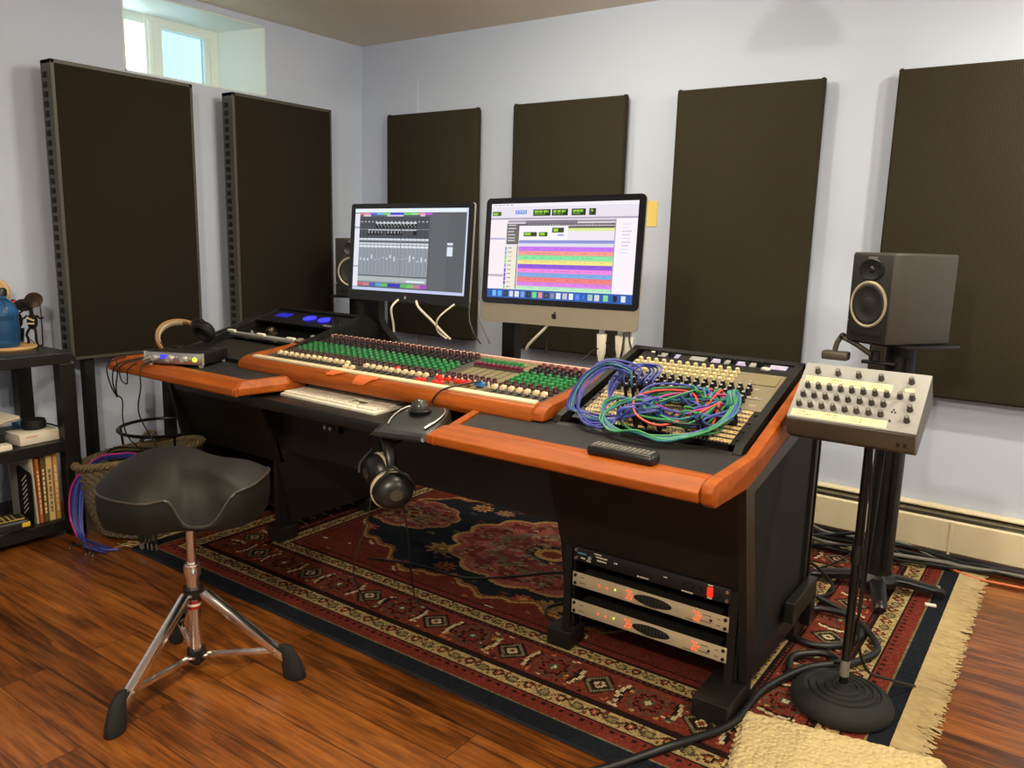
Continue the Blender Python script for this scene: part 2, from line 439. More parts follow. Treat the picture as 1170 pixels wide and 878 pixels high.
f.b2(xr - .049, xr + .003, fy0, fy0 + .04, WZ0, WZ1 - .001); f.b2(xr - .049, xr + .003, fy1 - .05, fy1 + .01, WZ0, WZ1 - .001)
f.b2(xr - .05, xr + .012, 2.385, 2.475, WZ0, WZ1)
f.b2(xr - .05, xr + .02, 2.40, 2.425, WZ0 + .03, WZ1 - .03, .004)
f.b2(xr - .045, xr - .01, 2.735, 2.765, WZ0 + .03, WZ1 - .03)
f.build('window_frame', M['white_trim'], t, smooth=False)
def glass(name, tint):
    m = bpy.data.materials.new(name); m.use_nodes = True; nt = m.node_tree; nt.nodes.clear()
    o = nt.nodes.new('ShaderNodeOutputMaterial'); mx = nt.nodes.new('ShaderNodeMixShader'); mx.inputs[0].default_value = .06
    tr = nt.nodes.new('ShaderNodeBsdfTransparent'); tr.inputs[0].default_value = tint
    g = nt.nodes.new('ShaderNodeBsdfGlossy'); g.inputs['Roughness'].default_value = .02
    nt.links.new(tr.outputs[0], mx.inputs[1]); nt.links.new(g.outputs[0], mx.inputs[2]); nt.links.new(mx.outputs[0], o.inputs[0])
    return m
MB().b2(xr - .035, xr - .031, fy0 + .03, 2.39, WZ0 + .04, WZ1 - .045).build('window_pane', glass('clear_pane', (1, 1, 1, 1)), t)
MB().b2(xr - .035, xr - .031, 2.47, fy1 - .06, WZ0 + .04, WZ1 - .045).build('window_pane', glass('screened_pane', (.42, .47, .49, 1)), t)
# shallow drywall step in the corner of the back wall
struct('trim_1', MB().b2(XL, -3.222, YB - .008, YB, 0, 2.098), M['wall'])

# baseboard heater along the back wall
h = thing('baseboard_heater', 'cream baseboard heater along the foot of the back wall', 'heater', (-.5, YB, 0))
x0, x1 = -3.4, 2.2
b = MB(); b.prism([(YB - .002, .02), (YB - .002, .212), (YB - .03, .212), (YB - .036, .205), (YB - .036, .2), (YB - .01, .19), (YB - .01, .06), (YB - .03, .03), (YB - .03, .02)], 'x', x0, x1)
b.build('back_plate', M['heater'], h, smooth=False)
MB().prism([(YB - .052, .168), (YB - .064, .162), (YB - .066, .04), (YB - .06, .035), (YB - .058, .16)], 'x', x0, x1).build('front_cover', M['heater'], h, smooth=False)
MB().prism([(YB - .012, .192), (YB - .042, .186), (YB - .046, .181), (YB - .012, .186)], 'x', x0, x1).build('damper', mat('heater_damper_shade', rgb(96, 88, 70), .5, .3), h, smooth=False)
MB().b2(x0, x1, YB - .05, YB - .014, .07, .15).build('heating_fins', M['dark_slot'], h, smooth=False)
MB().b2(-.32, -.31, YB - .069, YB - .06, .03, .165).build('joint_cover', M['heater'], h, smooth=False)

# fabric panels on the back wall
def wall_panel(xa, xb, za, zb, label, tilt=0):
    t = thing('acoustic_panel', label, 'acoustic panel', ((xa + xb) / 2, YB - .022, za), group='fabric panels on the back wall')
    wd, hg, th = xb - xa, zb - za, .048
    def f(u, v):
        # pillow front: rounded edges, slightly wavy top
        return None
    m = MB()
    m.box((0, -th / 2, hg / 2), (wd, th, hg), bev=.012, seg=3)
    bm = m.bm
    o = m.build('fabric_cover', M['fabric'], t, world=False)
    for sx in (-1, 1):      # folded fabric corners at the top
        MB().sphere((sx * (wd / 2 - .008), -th / 2, hg - .004), .011, (1.0, 1.6, .9)).build('folded_corner', M['fabric'], t, world=False)
    MB().b2(-wd / 2 + .03, wd / 2 - .03, -.003, 0, .03, hg - .03).build('back_board', M['blackmat'], t, world=False)
    return t
wall_panel(-3.405, -2.745, .655, 1.902, 'fabric wall panel nearest the corner, behind the smaller monitor')
wall_panel(-2.51, -1.865, .655, 1.902, 'fabric wall panel standing out behind the larger silver monitor')
wall_panel(-1.605, -.965, .655, 1.9, 'fabric wall panel right of the larger monitor, behind the patchbay rack')
wall_panel(-.69, -.04, .655, 1.907, 'fabric wall panel behind the loudspeaker on the tall stand')

# free-standing gobos along the left wall
def gobo(yc, label):
    t = thing('gobo', label, 'acoustic panel', (-3.542, yc, 0), group='free-standing panels by the left wall')
    hw, z0, z1, dx = .318, .663, 1.893, .042
    fr = MB()
    for s in (-1, 1):
        fr.b2(-dx, dx, s * hw, s * (hw - .018), z0, z1, .003)
    fr.b2(-dx, dx, -hw, hw, z1 - .018, z1, .003); fr.b2(-dx, dx, -hw, hw, z0, z0 + .018, .003)
    fr.build('frame', M['gobo_frame'], t, world=False, smooth=False)
    for s in (-1, 1):
        sl = MB(); n = 30
        for k in range(n):
            z = z0 + .04 + (z1 - z0 - .08) * (k + .5) / n
            sl.box((-.008, s * hw, z), (.034, .004, .024), bev=.008)
        sl.build('slot_pattern', M['blackmat'], t, world=False)
    MB().b2(-dx + .01, dx + .004, -hw + .014, hw - .014, z0 + .014, z1 - .014, .006).build('fabric_face', M['fabric2'], t, world=False)
    for y in (-.235, .145):
        MB().b2(-.02, .022, y - .021, y + .021, .012, z0 + .1).build('leg', M['blackmat'], t, world=False, smooth=False)
        MB().b2(-.05, .14, y - .021, y + .021, 0, .025, .003).build('foot', M['blackmat'], t, world=False, smooth=False)
    return t
M['gobo_frame'] = mat('dark_olive_frame', rgb(74, 70, 60), .5)
gobo(2.003, 'free-standing black panel nearer the bookcase, under the window')
gobo(2.853, 'free-standing black panel nearer the corner, behind the outboard rack')

# ------------------------------------------------------------------ rug
RX0, RX1, RY0, RY1 = -2.885, -.25, 1.56, 3.49
def rug_px():
    nx, ny = 420, 310
    xs = RX0 + (np.arange(nx) + .5) * (RX1 - RX0) / nx; ys = RY1 - (np.arange(ny) + .5) * (RY1 - RY0) / ny
    X, Y = np.meshgrid(xs, ys)
    rng = np.random.default_rng(3)
    out = np.zeros((ny, nx, 3))
    dx = np.minimum(X - RX0, RX1 - X); dy = np.minimum(Y - RY0, RY1 - Y)
    d = np.minimum(dx, dy); horiz = dy <= dx
    s = np.where(horiz, X - (RX0 + RX1) / 2, Y - (RY0 + RY1) / 2)
    navy, red, cream, dark, brick = (30, 34, 42), (122, 50, 38), (190, 164, 112), (40, 26, 24), (128, 56, 42)
    pink, olive, gold, green, lite = (158, 84, 74), (120, 112, 80), (186, 142, 82), (70, 84, 66), (214, 196, 156)
    def put(mask, c): out[mask] = c
    put(d >= 0, navy)
    put((d > .058) & (d < .062), olive)
    rb = (d >= .062) & (d < .114); put(rb, red)
    put(rb & (np.abs(d - .1) < .006) & (np.abs((s / .03) % 1 - .5) < .18), dark)
    def vine(lo, hi, per):
        c = (lo + hi) / 2; hw = (hi - lo) / 2
        b = (d >= lo) & (d < hi); put(b, cream)
        ph = (s / per) % 1.0; q = (d - c) / hw
        put(b & (np.abs(q) > .86), dark)
        w = np.sin(2 * PI * s / per)
        put(b & (np.abs(q - .45 * w) < .13) & (np.abs(q) < .8), (92, 58, 40))
        fl = (((ph - .25) / .14) ** 2 + ((q - .05) / .52) ** 2)
        put(b & (fl < 1), dark); put(b & (fl < .5), (150, 62, 44)); put(b & (fl < .16), cream)
        fl = (((ph - .75) / .16) ** 2 + ((q + .05) / .55) ** 2)
        put(b & (fl < 1), (76, 80, 62)); put(b & (fl < .45), (150, 130, 80))
        lf = ((((ph + .0) % 1 - .5) / .07) ** 2 + ((q - .5) / .25) ** 2); put(b & (lf < 1), (110, 62, 42))
        lf = (((ph - .02) / .06) ** 2 + ((q + .5) / .25) ** 2); put(b & (lf < 1), (110, 62, 42))
    vine(.114, .182, .105)
    put((d >= .182) & (d < .202), dark); put((d >= .19) & (d < .194) & ((s / .02) % 1 < .5), red)
    mb = (d >= .202) & (d < .346); put(mb, brick)
    per = .30; ph = (s / per + .5) % 1.0 - .5; u = ph * per; v = d - .274
    # palmette: diamond with side bars
    dia = np.abs(u) / .05 + np.abs(v) / .052
    put(mb & (dia < 1.15), dark); put(mb & (dia < .95), (126, 118, 84)); put(mb & (dia < .7), dark); put(mb & (dia < .42), lite); put(mb & (dia < .2), red)
    for sg in (-1, 1):
        bar = (np.abs(u - sg * .06 - .25 * sg * np.abs(v)) < .006) & (np.abs(v) < .05); put(mb & bar, lite)
        bar = (np.abs(u - sg * .072 - .25 * sg * np.abs(v)) < .005) & (np.abs(v) < .045); put(mb & bar, dark)
    u2 = ((s / per) % 1.0 - .5) * per
    r = np.hypot(u2, v * .9); an = np.arctan2(v, u2)
    rr = .038 + .006 * np.cos(8 * an)
    put(mb & (r < rr + .016) & (r > rr + .010), green); put(mb & (r < rr), dark); put(mb & (r < rr * .8), red); put(mb & (r < rr * .45), green); put(mb & (r < rr * .25), lite)
    for k in range(900):
        cx, cd = rng.uniform(-1.4, 1.4), rng.uniform(.21, .34); a = rng.uniform(.005, .011); b_ = rng.uniform(.003, .007)
        c = [lite, green, gold, dark, dark, (104, 44, 36), (180, 110, 70)][rng.integers(7)]; hz = rng.random() < .6
        m_ = mb & (horiz == hz) & (((s - cx) / a) ** 2 + ((d - cd) / b_) ** 2 < 1) & (dia > 1.5) & (r > rr + .018)
        put(m_, c)
    put((d >= .346) & (d < .366), dark); put((d >= .354) & (d < .358) & ((s / .02) % 1 < .5), red)
    vine(.366, .424, .09)
    put((d >= .424) & (d < .43), dark); put((d >= .43) & (d < .452), red); put((d >= .452) & (d < .458), dark)
    fi = d >= .458
    put(fi, (114, 48, 36))
    cx, cy = -1.57, 2.53; U, V = X - cx, Y - cy
    lim = .43 + .028 * np.cos(2 * PI * U / .36) + .012 * np.cos(2 * PI * U / .12) - .62 * np.maximum(0, np.abs(U) - .46)
    ff = lim - np.abs(V)
    corner = fi & (ff < 0)
    for k in range(700):
        px, py = rng.uniform(RX0, RX1), rng.uniform(RY0, RY1); a = rng.uniform(.006, .014); b_ = rng.uniform(.005, .011)
        c = [gold, lite, (98, 34, 30), (170, 96, 64), green, (96, 30, 28)][rng.integers(6)]
        put(corner & (((X - px) / a) ** 2 + ((Y - py) / b_) ** 2 < 1), c)
    for px, py in ((-1.95, 2.07), (-1.16, 2.04), (-2.2, 2.2), (-.9, 2.2), (-2.25, 2.9), (-.95, 2.9), (-1.5, 2.0)):
        q = np.hypot(X - px, Y - py); put(corner & (q < .03), lite); put(corner & (q < .02), green); put(corner & (q < .01), lite)
    put(fi & (np.abs(ff) < .022), (112, 50, 36)); put(fi & (np.abs(ff) < .008), gold); put(fi & (np.abs(ff - .017) < .004), (150, 104, 60))
    put(fi & (ff > .022), navy)
    def medal(mx, my, ax, ay, n, edge=.1):
        an = np.arctan2((Y - my) / ay, (X - mx) / ax); q = np.hypot((X - mx) / ax, (Y - my) / ay)
        R = 1 + .09 * np.abs(np.sin(n * an / 2)) - .05
        put(fi & (q < R), gold); put(fi & (q < R - .05), pink); put(fi & (q < R - .16) & (np.sin(n * an) * .06 + q > R - .3), (120, 52, 46))
        put(fi & (q < R - .42), (116, 100, 84)); put(fi & (q < R - .5), (136, 66, 58)); put(fi & (q < .26), navy); put(fi & (q < .17), gold); put(fi & (q < .1), red)
        for k in range(int(500 * ax / .4)):
            a_, q_ = rng.uniform(-PI, PI), rng.uniform(.2, .93); ex = rng.uniform(.006, .016)
            ccx, ccy = mx + ax * q_ * math.cos(a_), my + ay * q_ * math.sin(a_)
            c = [(126, 118, 96), (112, 60, 54), (178, 134, 98), (88, 40, 40), (140, 128, 100)][rng.integers(5)]
            put(fi & (q < R - .06) & (((X - ccx) / ex) ** 2 + ((Y - ccy) / (ex * .55)) ** 2 < 1), c)
    def flower(px, py, rad, c1, c2, n=9):
        an = np.arctan2(Y - py, X - px); q = np.hypot(X - px, (Y - py) * 1.2)
        R = rad * (1 + .25 * np.cos(n * an)); put(fi & (ff > .02) & (q < R), c1); put(fi & (ff > .02) & (q < R * .5), c2); put(fi & (ff > .02) & (q < R * .22), gold)
    for px, py, rd, c1, c2 in ((-1.83, 2.19, .04, (158, 92, 56), red), (-1.95, 2.31, .06, (150, 118, 70), (120, 84, 50)), (-2.11, 2.79, .045, gold, red), (-1.99, 2.8, .04, (170, 120, 90), olive),
                               (-1.44, 2.14, .035, (166, 70, 52), gold), (-1.33, 2.15, .05, (160, 120, 74), olive), (-1.18, 2.2, .045, (158, 92, 56), red), (-1.2, 2.84, .05, gold, red), (-2.35, 2.3, .04, (166, 70, 52), gold), (-2.4, 2.8, .04, gold, red)):
        flower(px, py, rd, c1, c2)
    for k in range(160):
        px, py = rng.uniform(-2.6, -.6), rng.uniform(2.0, 3.05); a = rng.uniform(.008, .02)
        put(fi & (ff > .03) & (((X - px) / a) ** 2 + ((Y - py) / (a * .5)) ** 2 < 1), [(112, 100, 76), (104, 60, 48), (84, 88, 76)][rng.integers(3)])
    medal(cx, cy, .43, .34, 14)
    for sg in (-1, 1): medal(cx + sg * .74, cy + .02, .22, .17, 10)
    # pile: fine yarn-to-yarn variation and row lines
    n = rng.normal(0, 1, (ny, nx, 1))
    out = out * (1 + .09 * n) * (1 + .04 * np.sin(np.arange(ny) * 1.9)[:, None, None])
    return np.clip(out * .84, 0, 255)
rug = thing('persian_rug', 'red and navy persian rug with cream borders spread under the desk', 'rug', ((RX0 + RX1) / 2, (RY0 + RY1) / 2, 0))
M['rugpile'] = pattern_mat('rug_pile', .95, bump=('noise', 420, .5, .003), spec=.08)
painted('pile', RX1 - RX0, RY1 - RY0, rug_px(), M['rugpile'], rug, loc=(0, 0, .012))
MB().b2(RX0, RX1, RY0, RY1, .001, .0115).build('rug_backing', mat('rug_edge_navy', rgb(30, 34, 44), .95), rug, smooth=False)
for sx in (1, -1):
    fb = MB(); xe = RX1 if sx > 0 else RX0
    N = 1500 if sx > 0 else 260
    t = bmesh.new()
    for k in range(N):
        y = RY0 + .004 + (RY1 - RY0 - .008) * (k + random.random()) / N
        ln = random.uniform(.065, .1); a = random.gauss(0, .28); w = random.uniform(.0025, .005); z = .004 + .008 * random.random()
        pr = None; bend = random.gauss(0, .4)
        for j in range(5):
            q = j / 4; aa = a + bend * q
            px = xe + sx * (-.004 + ln * q * math.cos(aa)); py = y + ln * q * math.sin(aa)
            zz = (z + .003) * (1 - .6 * q) + .001; ww = w * (1 - .35 * q)
            row = [t.verts.new((px, py - ww, zz)), t.verts.new((px, py, zz + .0035 * (1 - .5 * q))), t.verts.new((px, py + ww, zz))]
            if pr:
                for i in range(2): t.faces.new((pr[i], pr[i + 1], row[i + 1], row[i]) if sx < 0 else (pr[i], row[i], row[i + 1], pr[i + 1]))
            pr = row
    fb._add(t); o = fb.build('fringe', M['fringe'], rug); o['kind'] = 'stuff'; o['label'] = 'cream knotted wool fringe'

# small cream mat
def mat_rug():
    a = math.radians(11.5); Mx = xf((-.3145, 1.742, 0), rz=a)  # local frame: x along its upper edge
    t = thing('bath_mat', 'cream looped mat with scalloped edge lying over the rug corner', 'mat', (-.30, 1.55, 0))
    m = MB(); Wd, Ln = .475, .62
    rng = random.Random(5)
    def outline(u, v):
        return u * Wd, v * Ln
    nu, nv = 60, 78
    hgt = [[rng.uniform(0, .004) for _ in range(nu + 1)] for _ in range(nv + 1)]
    def f(u, v):
        x = (u - .5) * Wd; y = (v - 1) * Ln + .26
        e = min(u, 1 - u) * Wd; e2 = min(v, 1 - v) * Ln
        if u < 1e-6 or u > 1 - 1e-6: x += .006 * math.sin(2 * PI * v * 26) * (1 if u > .5 else -1)
        if v < 1e-6 or v > 1 - 1e-6: y += .006 * math.sin(2 * PI * u * 20) * (1 if v > .5 else -1)
        k = min(1, min(e, e2) / .012)
        i, j = int(round(u * nu)), int(round(v * nv))
        return Mx @ Vector((x, y, .014 + k * (.012 + hgt[j][i])))
    m.grid(f, nu, nv)
    m.build('looped_pile', M['mat'], t)
    b = MB(); b.box((0, .26 - Ln / 2, .0135), (Wd - .004, Ln - .004, .002), Mx); b.build('mat_backing', M['fringe'], t)
mat_rug()
# ------------------------------------------------------------------ studio desk
desk = thing('studio_desk', 'wide black studio desk with orange cherry wood edges and angled rack bays', 'desk', (-1.87, 2.1, .012))
ZT = .72
EDGE = [(0, .002), (.05, .002), (.1, -.02), (.1, -.04), (.092, -.046), (0, -.046)]   # (outwards, down from the top)
def edge_strip(name, p, q, out, width, cut0=0.0, cut1=0.0, parent=None):
    """wood edging from p to q (xy); out = unit vector pointing outwards; cut = how far the outer line runs beyond the ends"""
    p = Vector((*p, 0)); q = Vector((*q, 0)); o = Vector((*out, 0)); d = (q - p).normalized()
    k = width / .1
    t = bmesh.new(); A = []; B = []
    for w, z in EDGE:
        w = w * k
        A.append(t.verts.new(p + o * w - d * cut0 * w / width + Vector((0, 0, ZT + z))))
        B.append(t.verts.new(q + o * w + d * cut1 * w / width + Vector((0, 0, ZT + z))))
    n = len(A); t.faces.new(A); t.faces.new(B[::-1])
    for i in range(n): t.faces.new((A[i], B[i], B[(i + 1) % n], A[(i + 1) % n]))
    bmesh.ops.recalc_face_normals(t, faces=t.faces)
    bmesh.ops.bevel(t, geom=t.edges[:], offset=.002, segments=1, affect='EDGES', profile=.5)
    m = MB(); m._add(t); return m.build(name, M['cherry'], parent, smooth=False)
# right worktop (pad) with its wood edging
def worktop(poly):
    m = MB(); m.prism(poly, 'z', ZT - .05, ZT - .002, bev=.002); return m.build('worktop', M['pad'], desk, smooth=False)
wr = worktop([(-1.365, 1.69), (-.628, 1.69), (-.628, 1.93), (-1.45, 1.93)])
edge_strip('wood_edge', (-1.37, 1.69), (-.63, 1.69), (0, -1), .088, .044, .0, wr)
edge_strip('wood_edge', (-1.46, 1.95), (-1.37, 1.69), Vector((-.27, -.09)).normalized(), .045, 0, .088, wr)
wl = worktop([(-3.075, 1.715), (-2.34, 1.715), (-2.305, 1.93), (-3.075, 1.93)])
edge_strip('wood_edge', (-3.07, 1.715), (-2.34, 1.715), (0, -1), .08, .04, .042, wl)
edge_strip('wood_edge', (-2.34, 1.715), (-2.305, 1.93), Vector((.98, -.16)).normalized(), .042, .08, -.012, wl)
# end cheeks
ck = [(1.612, .7), (1.622, .716), (1.65, .722), (1.895, .727), (2.42, .894), (2.43, .885), (2.43, .79), (1.855, .654), (1.64, .66), (1.62, .672)]
ckl = [(1.645, .7), (1.655, .716), (1.68, .722), (1.9, .727), (2.44, .886), (2.45, .876), (2.45, .79), (1.88, .654), (1.67, .66), (1.65, .672)]
m = MB(); m.prism(ck, 'x', -.63, -.6, bev=.006, seg=2); m.build('end_cheek', M['cherry'], desk, ang=30)
m = MB(); m.prism([(y, z - (.0 if z > .7 and y < 1.95 else .0)) for y, z in ckl[:4]] + [(1.99, .748), (1.99, .66)] + ckl[7:], 'x', -3.125, -3.083, bev=.009, seg=3); m.build('end_cheek', M['cherry'], desk)
# padded-looking wooden armrest in front of the mixing console, with the wood side cheeks
arm = MB(); prof = [(1.916, .766), (1.893, .765), (1.872, .757), (1.86, .742), (1.857, .722), (1.864, .706), (1.885, .698), (1.93, .698), (1.93, .76)]
arm.prism(prof, 'x', -2.585, -1.245, bev=.004, seg=2); arm.build('armrest', M['cherry'], desk)
for xa, xb in ((-1.25, -1.205), (-2.6, -2.56)):
    m = MB(); m.prism([(1.862, .722), (1.868, .742), (1.888, .757), (1.915, .764), (2.12, .786), (2.3, .81), (2.3, .722)], 'x', xa, xb, bev=.004, seg=2)
    m.build('console_cheek', M['cherry'], desk, ang=30)
# keyboard tray
m = MB(); m.b2(-2.83, -1.24, 1.738, 2.02, .62, .66, .006); tr = m.build('keyboard_tray', M['blackwood'], desk)
k = MB()
for x in (-2.15, -2.122): k.cyl((x, 1.915, .548), (x, 1.893, .548), .006, .007, 12)
k.mat(1); k.b2(-2.18, -2.09, 1.905, 1.93, .53, .566); k.build('tray_catch', [M['steel'], M['black']], desk)
# pedestals
def pedestal(xo, xi, yf):
    s = 1 if xo > xi else -1            # +1: outer side to the right
    p = MB(); p.prism([(yf - .115, .655), (yf, .335), (yf + .02, .335), (yf - .095, .655)], 'x', min(xo - s * .02, xi), max(xo - s * .02, xi)); p.build('front_panel', M['blackwood'], desk, smooth=False)
    # outer frame with a recessed panel
    out = [(yf - .115, .652), (yf + .02, .072), (2.53, .072), (2.53, .8)]
    inn = [(yf - .05, .628), (yf + .075, .135), (2.475, .135), (2.475, .742)]
    t = bmesh.new(); xa, xb = xo, xo - s * .022
    VV = [[t.verts.new((x, y, z)) for y, z in P] for x in (xa, xb) for P in (out, inn)]
    for i in range(4):
        j = (i + 1) % 4
        t.faces.new((VV[0][i], VV[0][j], VV[1][j], VV[1][i])); t.faces.new((VV[2][i], VV[2][j], VV[3][j], VV[3][i]))
        t.faces.new((VV[0][i], VV[0][j], VV[2][j], VV[2][i])); t.faces.new((VV[1][i], VV[1][j], VV[3][j], VV[3][i]))
    bmesh.ops.recalc_face_normals(t, faces=t.faces)
    f = MB(); f._add(t); sp = f.build('side_frame', M['blackwood'], desk, smooth=False)
    f = MB(); f.prism(inn, 'x', xo - s * .012, xo - s * .02); f.build('side_panel', M['blackmat'], sp, smooth=False)
    b = MB(); b.prism([(yf + .05, .072), (2.5, .072), (2.5, .75), (1.9, .64), (yf - .06, .64)], 'x', xi, xi + s * .02); b.build('inner_side', M['blackwood'], desk, smooth=False)
    b = MB(); b.b2(min(xo, xi), max(xo, xi), 2.5, 2.52, .072, .78); b.build('back_panel', M['blackmat'], desk, smooth=False)
    b = MB(); b.b2(min(xo, xi) + .02, max(xo, xi) - .02, yf + .1, 2.5, .085, .1); b.build('bottom_shelf', M['blackwood'], desk, smooth=False)
    for x in (xo - s * .045, xi + s * .03):
        b = MB(); b.b2(x - .012, x + .012, yf - .003, yf + .035, .07, .335); b.b2(x - .018, x + .018, yf + .012, yf + .05, .07, .335); b.build('rack_rail', M['black'], desk, smooth=False)
    for x, y0, y1, w in ((xo - s * .05, yf - .115, yf + .06, .05), (xi + s * .02, yf - .03, yf + .06, .04), (xo - s * .05, 2.42, 2.56, .05), (xi + s * .02, 2.42, 2.56, .04)):
        b = MB(); b.b2(x - w, x + w, y0, y1, .0125, .07, .004); b.build('foot', M['blackwood'], desk, smooth=False)
    b = MB(); b.b2(xo, xo + s * .028, 2.28, 2.53, .135, .2, .003); b.b2(xo, xo + s * .028, 2.48, 2.53, .05, .15, .003); b.build('caster_bracket', M['blackwood'], desk, smooth=False)
pedestal(-.605, -1.19, 1.965)
pedestal(-3.1, -2.5, 1.975)
m = MB(); m.b2(-2.5, -1.19, 1.985, 2.003, .388, .655); m.build('modesty_panel', M['blackwood'], desk, smooth=False)
m = MB(); m.b2(-2.48, -1.21, 2.3, 2.33, .5, .72); m.build('rear_panel', M['blackmat'], desk, smooth=False)
m = MB(); m.b2(-2.5, -1.19, 2.003, 2.43, .66, .69); m.build('center_shelf', M['blackmat'], desk, smooth=False)
m = MB(); m.b2(-3.1, -2.48, 2.53, 2.56, .5, .8); m.b2(-2.62, -1.6, 2.42, 2.58, .70, .735); m.build('rear_bridge', M['blackmat'], desk, smooth=False)
# rack bays: sloping boards
AR = math.atan2(.16, .5); AL = math.atan2(.145, .55)
def bay(xa, xb, y0, z0, ang, ln, name='rack_bay'):
    t = MB()
    Mx = xf((0, y0, z0), rx=ang)
    for x in (xa, xb):
        xx = (x, x + .022) if x == xa else (x - .022, x)
        t.prism([(-.0, -.05), (-.0, -.002), (.02, .01), (ln, .01), (ln + .005, 0), (ln + .005, -.16), (.2, -.1)], 'x', xx[0], xx[1], Mx)
    t.prism([(ln - .018, -.17), (ln - .018, .01), (ln + .006, .01), (ln + .006, -.17)], 'x', xa, xb, Mx)
    t.prism([(-.02, -.06), (-.02, .0), (0, .0), (0, -.06)], 'x', xa + .02, xb - .02, Mx)
    t.prism([(0, -.115), (0, -.1), (ln, -.17), (ln, -.185)], 'x', xa + .02, xb - .02, Mx)
    return t.build(name, M['black'], desk, smooth=False)
bay(-1.195, -.642, 1.9, .722, AR, .525)
bay(-3.085, -2.52, 1.94, .738, AL, .53)
# side wedge of the outboard bay that drops down behind
m = MB(); m.prism([(1.93, .69), (1.93, .735), (2.46, .884), (2.48, .882), (2.66, .74), (2.66, .69)], 'x', -2.545, -2.519, bev=.003)
m.build('bay_side', M['black'], desk, smooth=False)
m = MB(); m.prism([(1.93, .69), (1.93, .735), (2.46, .884), (2.48, .882), (2.6, .76), (2.6, .69)], 'x', -3.086, -3.06, bev=.003); m.build('bay_side', M['black'], desk, smooth=False)

# ------------------------------------------------------------------ rack gear in the right pedestal
def rack_unit(z, label):
    t = thing('preamp', label, 'audio gear', (-.899, 1.962, z), group='pale rack preamps in the desk pedestal')
    MB().box((0, -.002, .0215), (.4826, .004, .043), bev=.001).build('faceplate', M['gearface'], t, world=False)
    MB().box((0, .13, .0215), (.43, .255, .04)).build('chassis', M['blackmat'], t, world=False, smooth=False)
    v = MB(); v.lathe([(0, 0), (.052, 0), (.056, .0015), (.05, .003), (0, .003)], xf((.02, -.0035, .0215), rx=PI / 2) @ Matrix.Diagonal((1.05, .27, 1, 1)), 32); vo = v.build('vent', M['blackmat'], t, world=False)
    g = MB()
    for k in range(9): g.box((.02 + (k - 4) * .0105, -.0072, .0215), (.0008, .0006, .024 * math.sqrt(max(.05, 1 - ((k - 4) / 5) ** 2))))
    g.build('vent_grille', M['panelgrey'], vo, world=False)
    for x in (-.232, .232):
        for zz in (.009, .034):
            MB().cyl((x, -.004, zz), (x, -.008, zz), .0052, .0045, 10).build('screw', M['blackk'], t, world=False)
    for cx, n in ((-.15, 1), (-.125, 1), (-.06, 3), (-.048, 3), (.145, 3), (.155, 3)):
        for q in range(n):
            x, zz = cx + (q % 2) * .006, .0215 + (q - (n - 1) / 2) * .0105
            MB().cyl((x, -.004, zz), (x, -.0065, zz), .0034, .003, 8).build('push_button', M['ledred'] if n == 3 or cx < -.12 else M['white'], t, world=False)
    MB().cyl((-.098, -.004, .024), (-.098, -.006, .024), .0025, .0025, 8).build('led', M['ledgreen'], t, world=False)
    MB().cyl((.192, -.004, .02), (.192, -.006, .02), .004, .004, 10).build('jack', M['blackk'], t, world=False)
    tx = MB()
    rnd = random.Random(int(z * 1000))
    for x0, n, zz in ((-.215, 6, .013), (-.213, 4, .031), (-.005, 12, .005), (.12, 8, .006), (.165, 9, .012), (.17, 7, .031), (.21, 3, .03), (.21, 3, .012)):
        for k in range(n): tx.box((x0 + k * .0033, -.0044, zz), (.0022, .0006, rnd.uniform(.002, .003)))
    tx.build('printing', M['black'], t, world=False, smooth=False)
    return t
rack_unit(.2165, 'cream faced rack preamp directly under the black power unit')
rack_unit(.128, 'lowest cream faced rack preamp in the desk pedestal')
t = thing('power_conditioner', 'black rack unit with red lit rocker switch above the cream preamps', 'audio gear', (-.899, 1.962, .296))
MB().box((0, -.002, .0215), (.4826, .004, .043), bev=.001).build('faceplate', M['blackk'], t, world=False)
MB().box((0, .1, .0215), (.43, .19, .04)).build('chassis', M['blackmat'], t, world=False, smooth=False)
MB().box((.185, -.007, .021), (.016, .008, .026), bev=.002).build('rocker_switch', M['switchred'], t, world=False)
MB().cyl((.155, -.003, .02), (.155, -.012, .02), .007, .006, 12).build('fuse_cap', M['blackk'], t, world=False)
MB().box((.12, -.005, .02), (.03, .003, .026), bev=.002).build('outlet', M['blackmat'], t, world=False)
tx = MB(); rnd = random.Random(3)
for x0, n, zz, w in ((-.17, 5, .036, .005), (-.165, 12, .028, .0032), (-.16, 8, .018, .004), (-.215, 4, .012, .004), (-.195, 4, .008, .004), (-.105, 3, .024, .004), (-.03, 10, .006, .0036), (.05, 3, .026, .004), (.105, 10, .002, .0034), (.178, 5, .039, .003), (.178, 5, .003, .003)):
    for k in range(n): tx.box((x0 + k * w, -.0044, zz), (w * .68, .0006, rnd.uniform(.003, .0045)))
tx.build('printing', M['white'], t, world=False, smooth=False)
MB().box((-.213, -.0044, .026), (.03, .0008, .004)).build('logo_bar', mat('cyan_print', rgb(70, 150, 180), .5), t, world=False)
MB().cyl((-.186, -.004, .018), (-.186, -.009, .018), .006, .005, 12).build('push_button', M['alu'], t, world=False)
for x in (-.232, .232):
    for zz in (.009, .034): MB().cyl((x, -.004, zz), (x, -.008, zz), .0052, .0045, 10).build('screw', M['steel'], t, world=False)

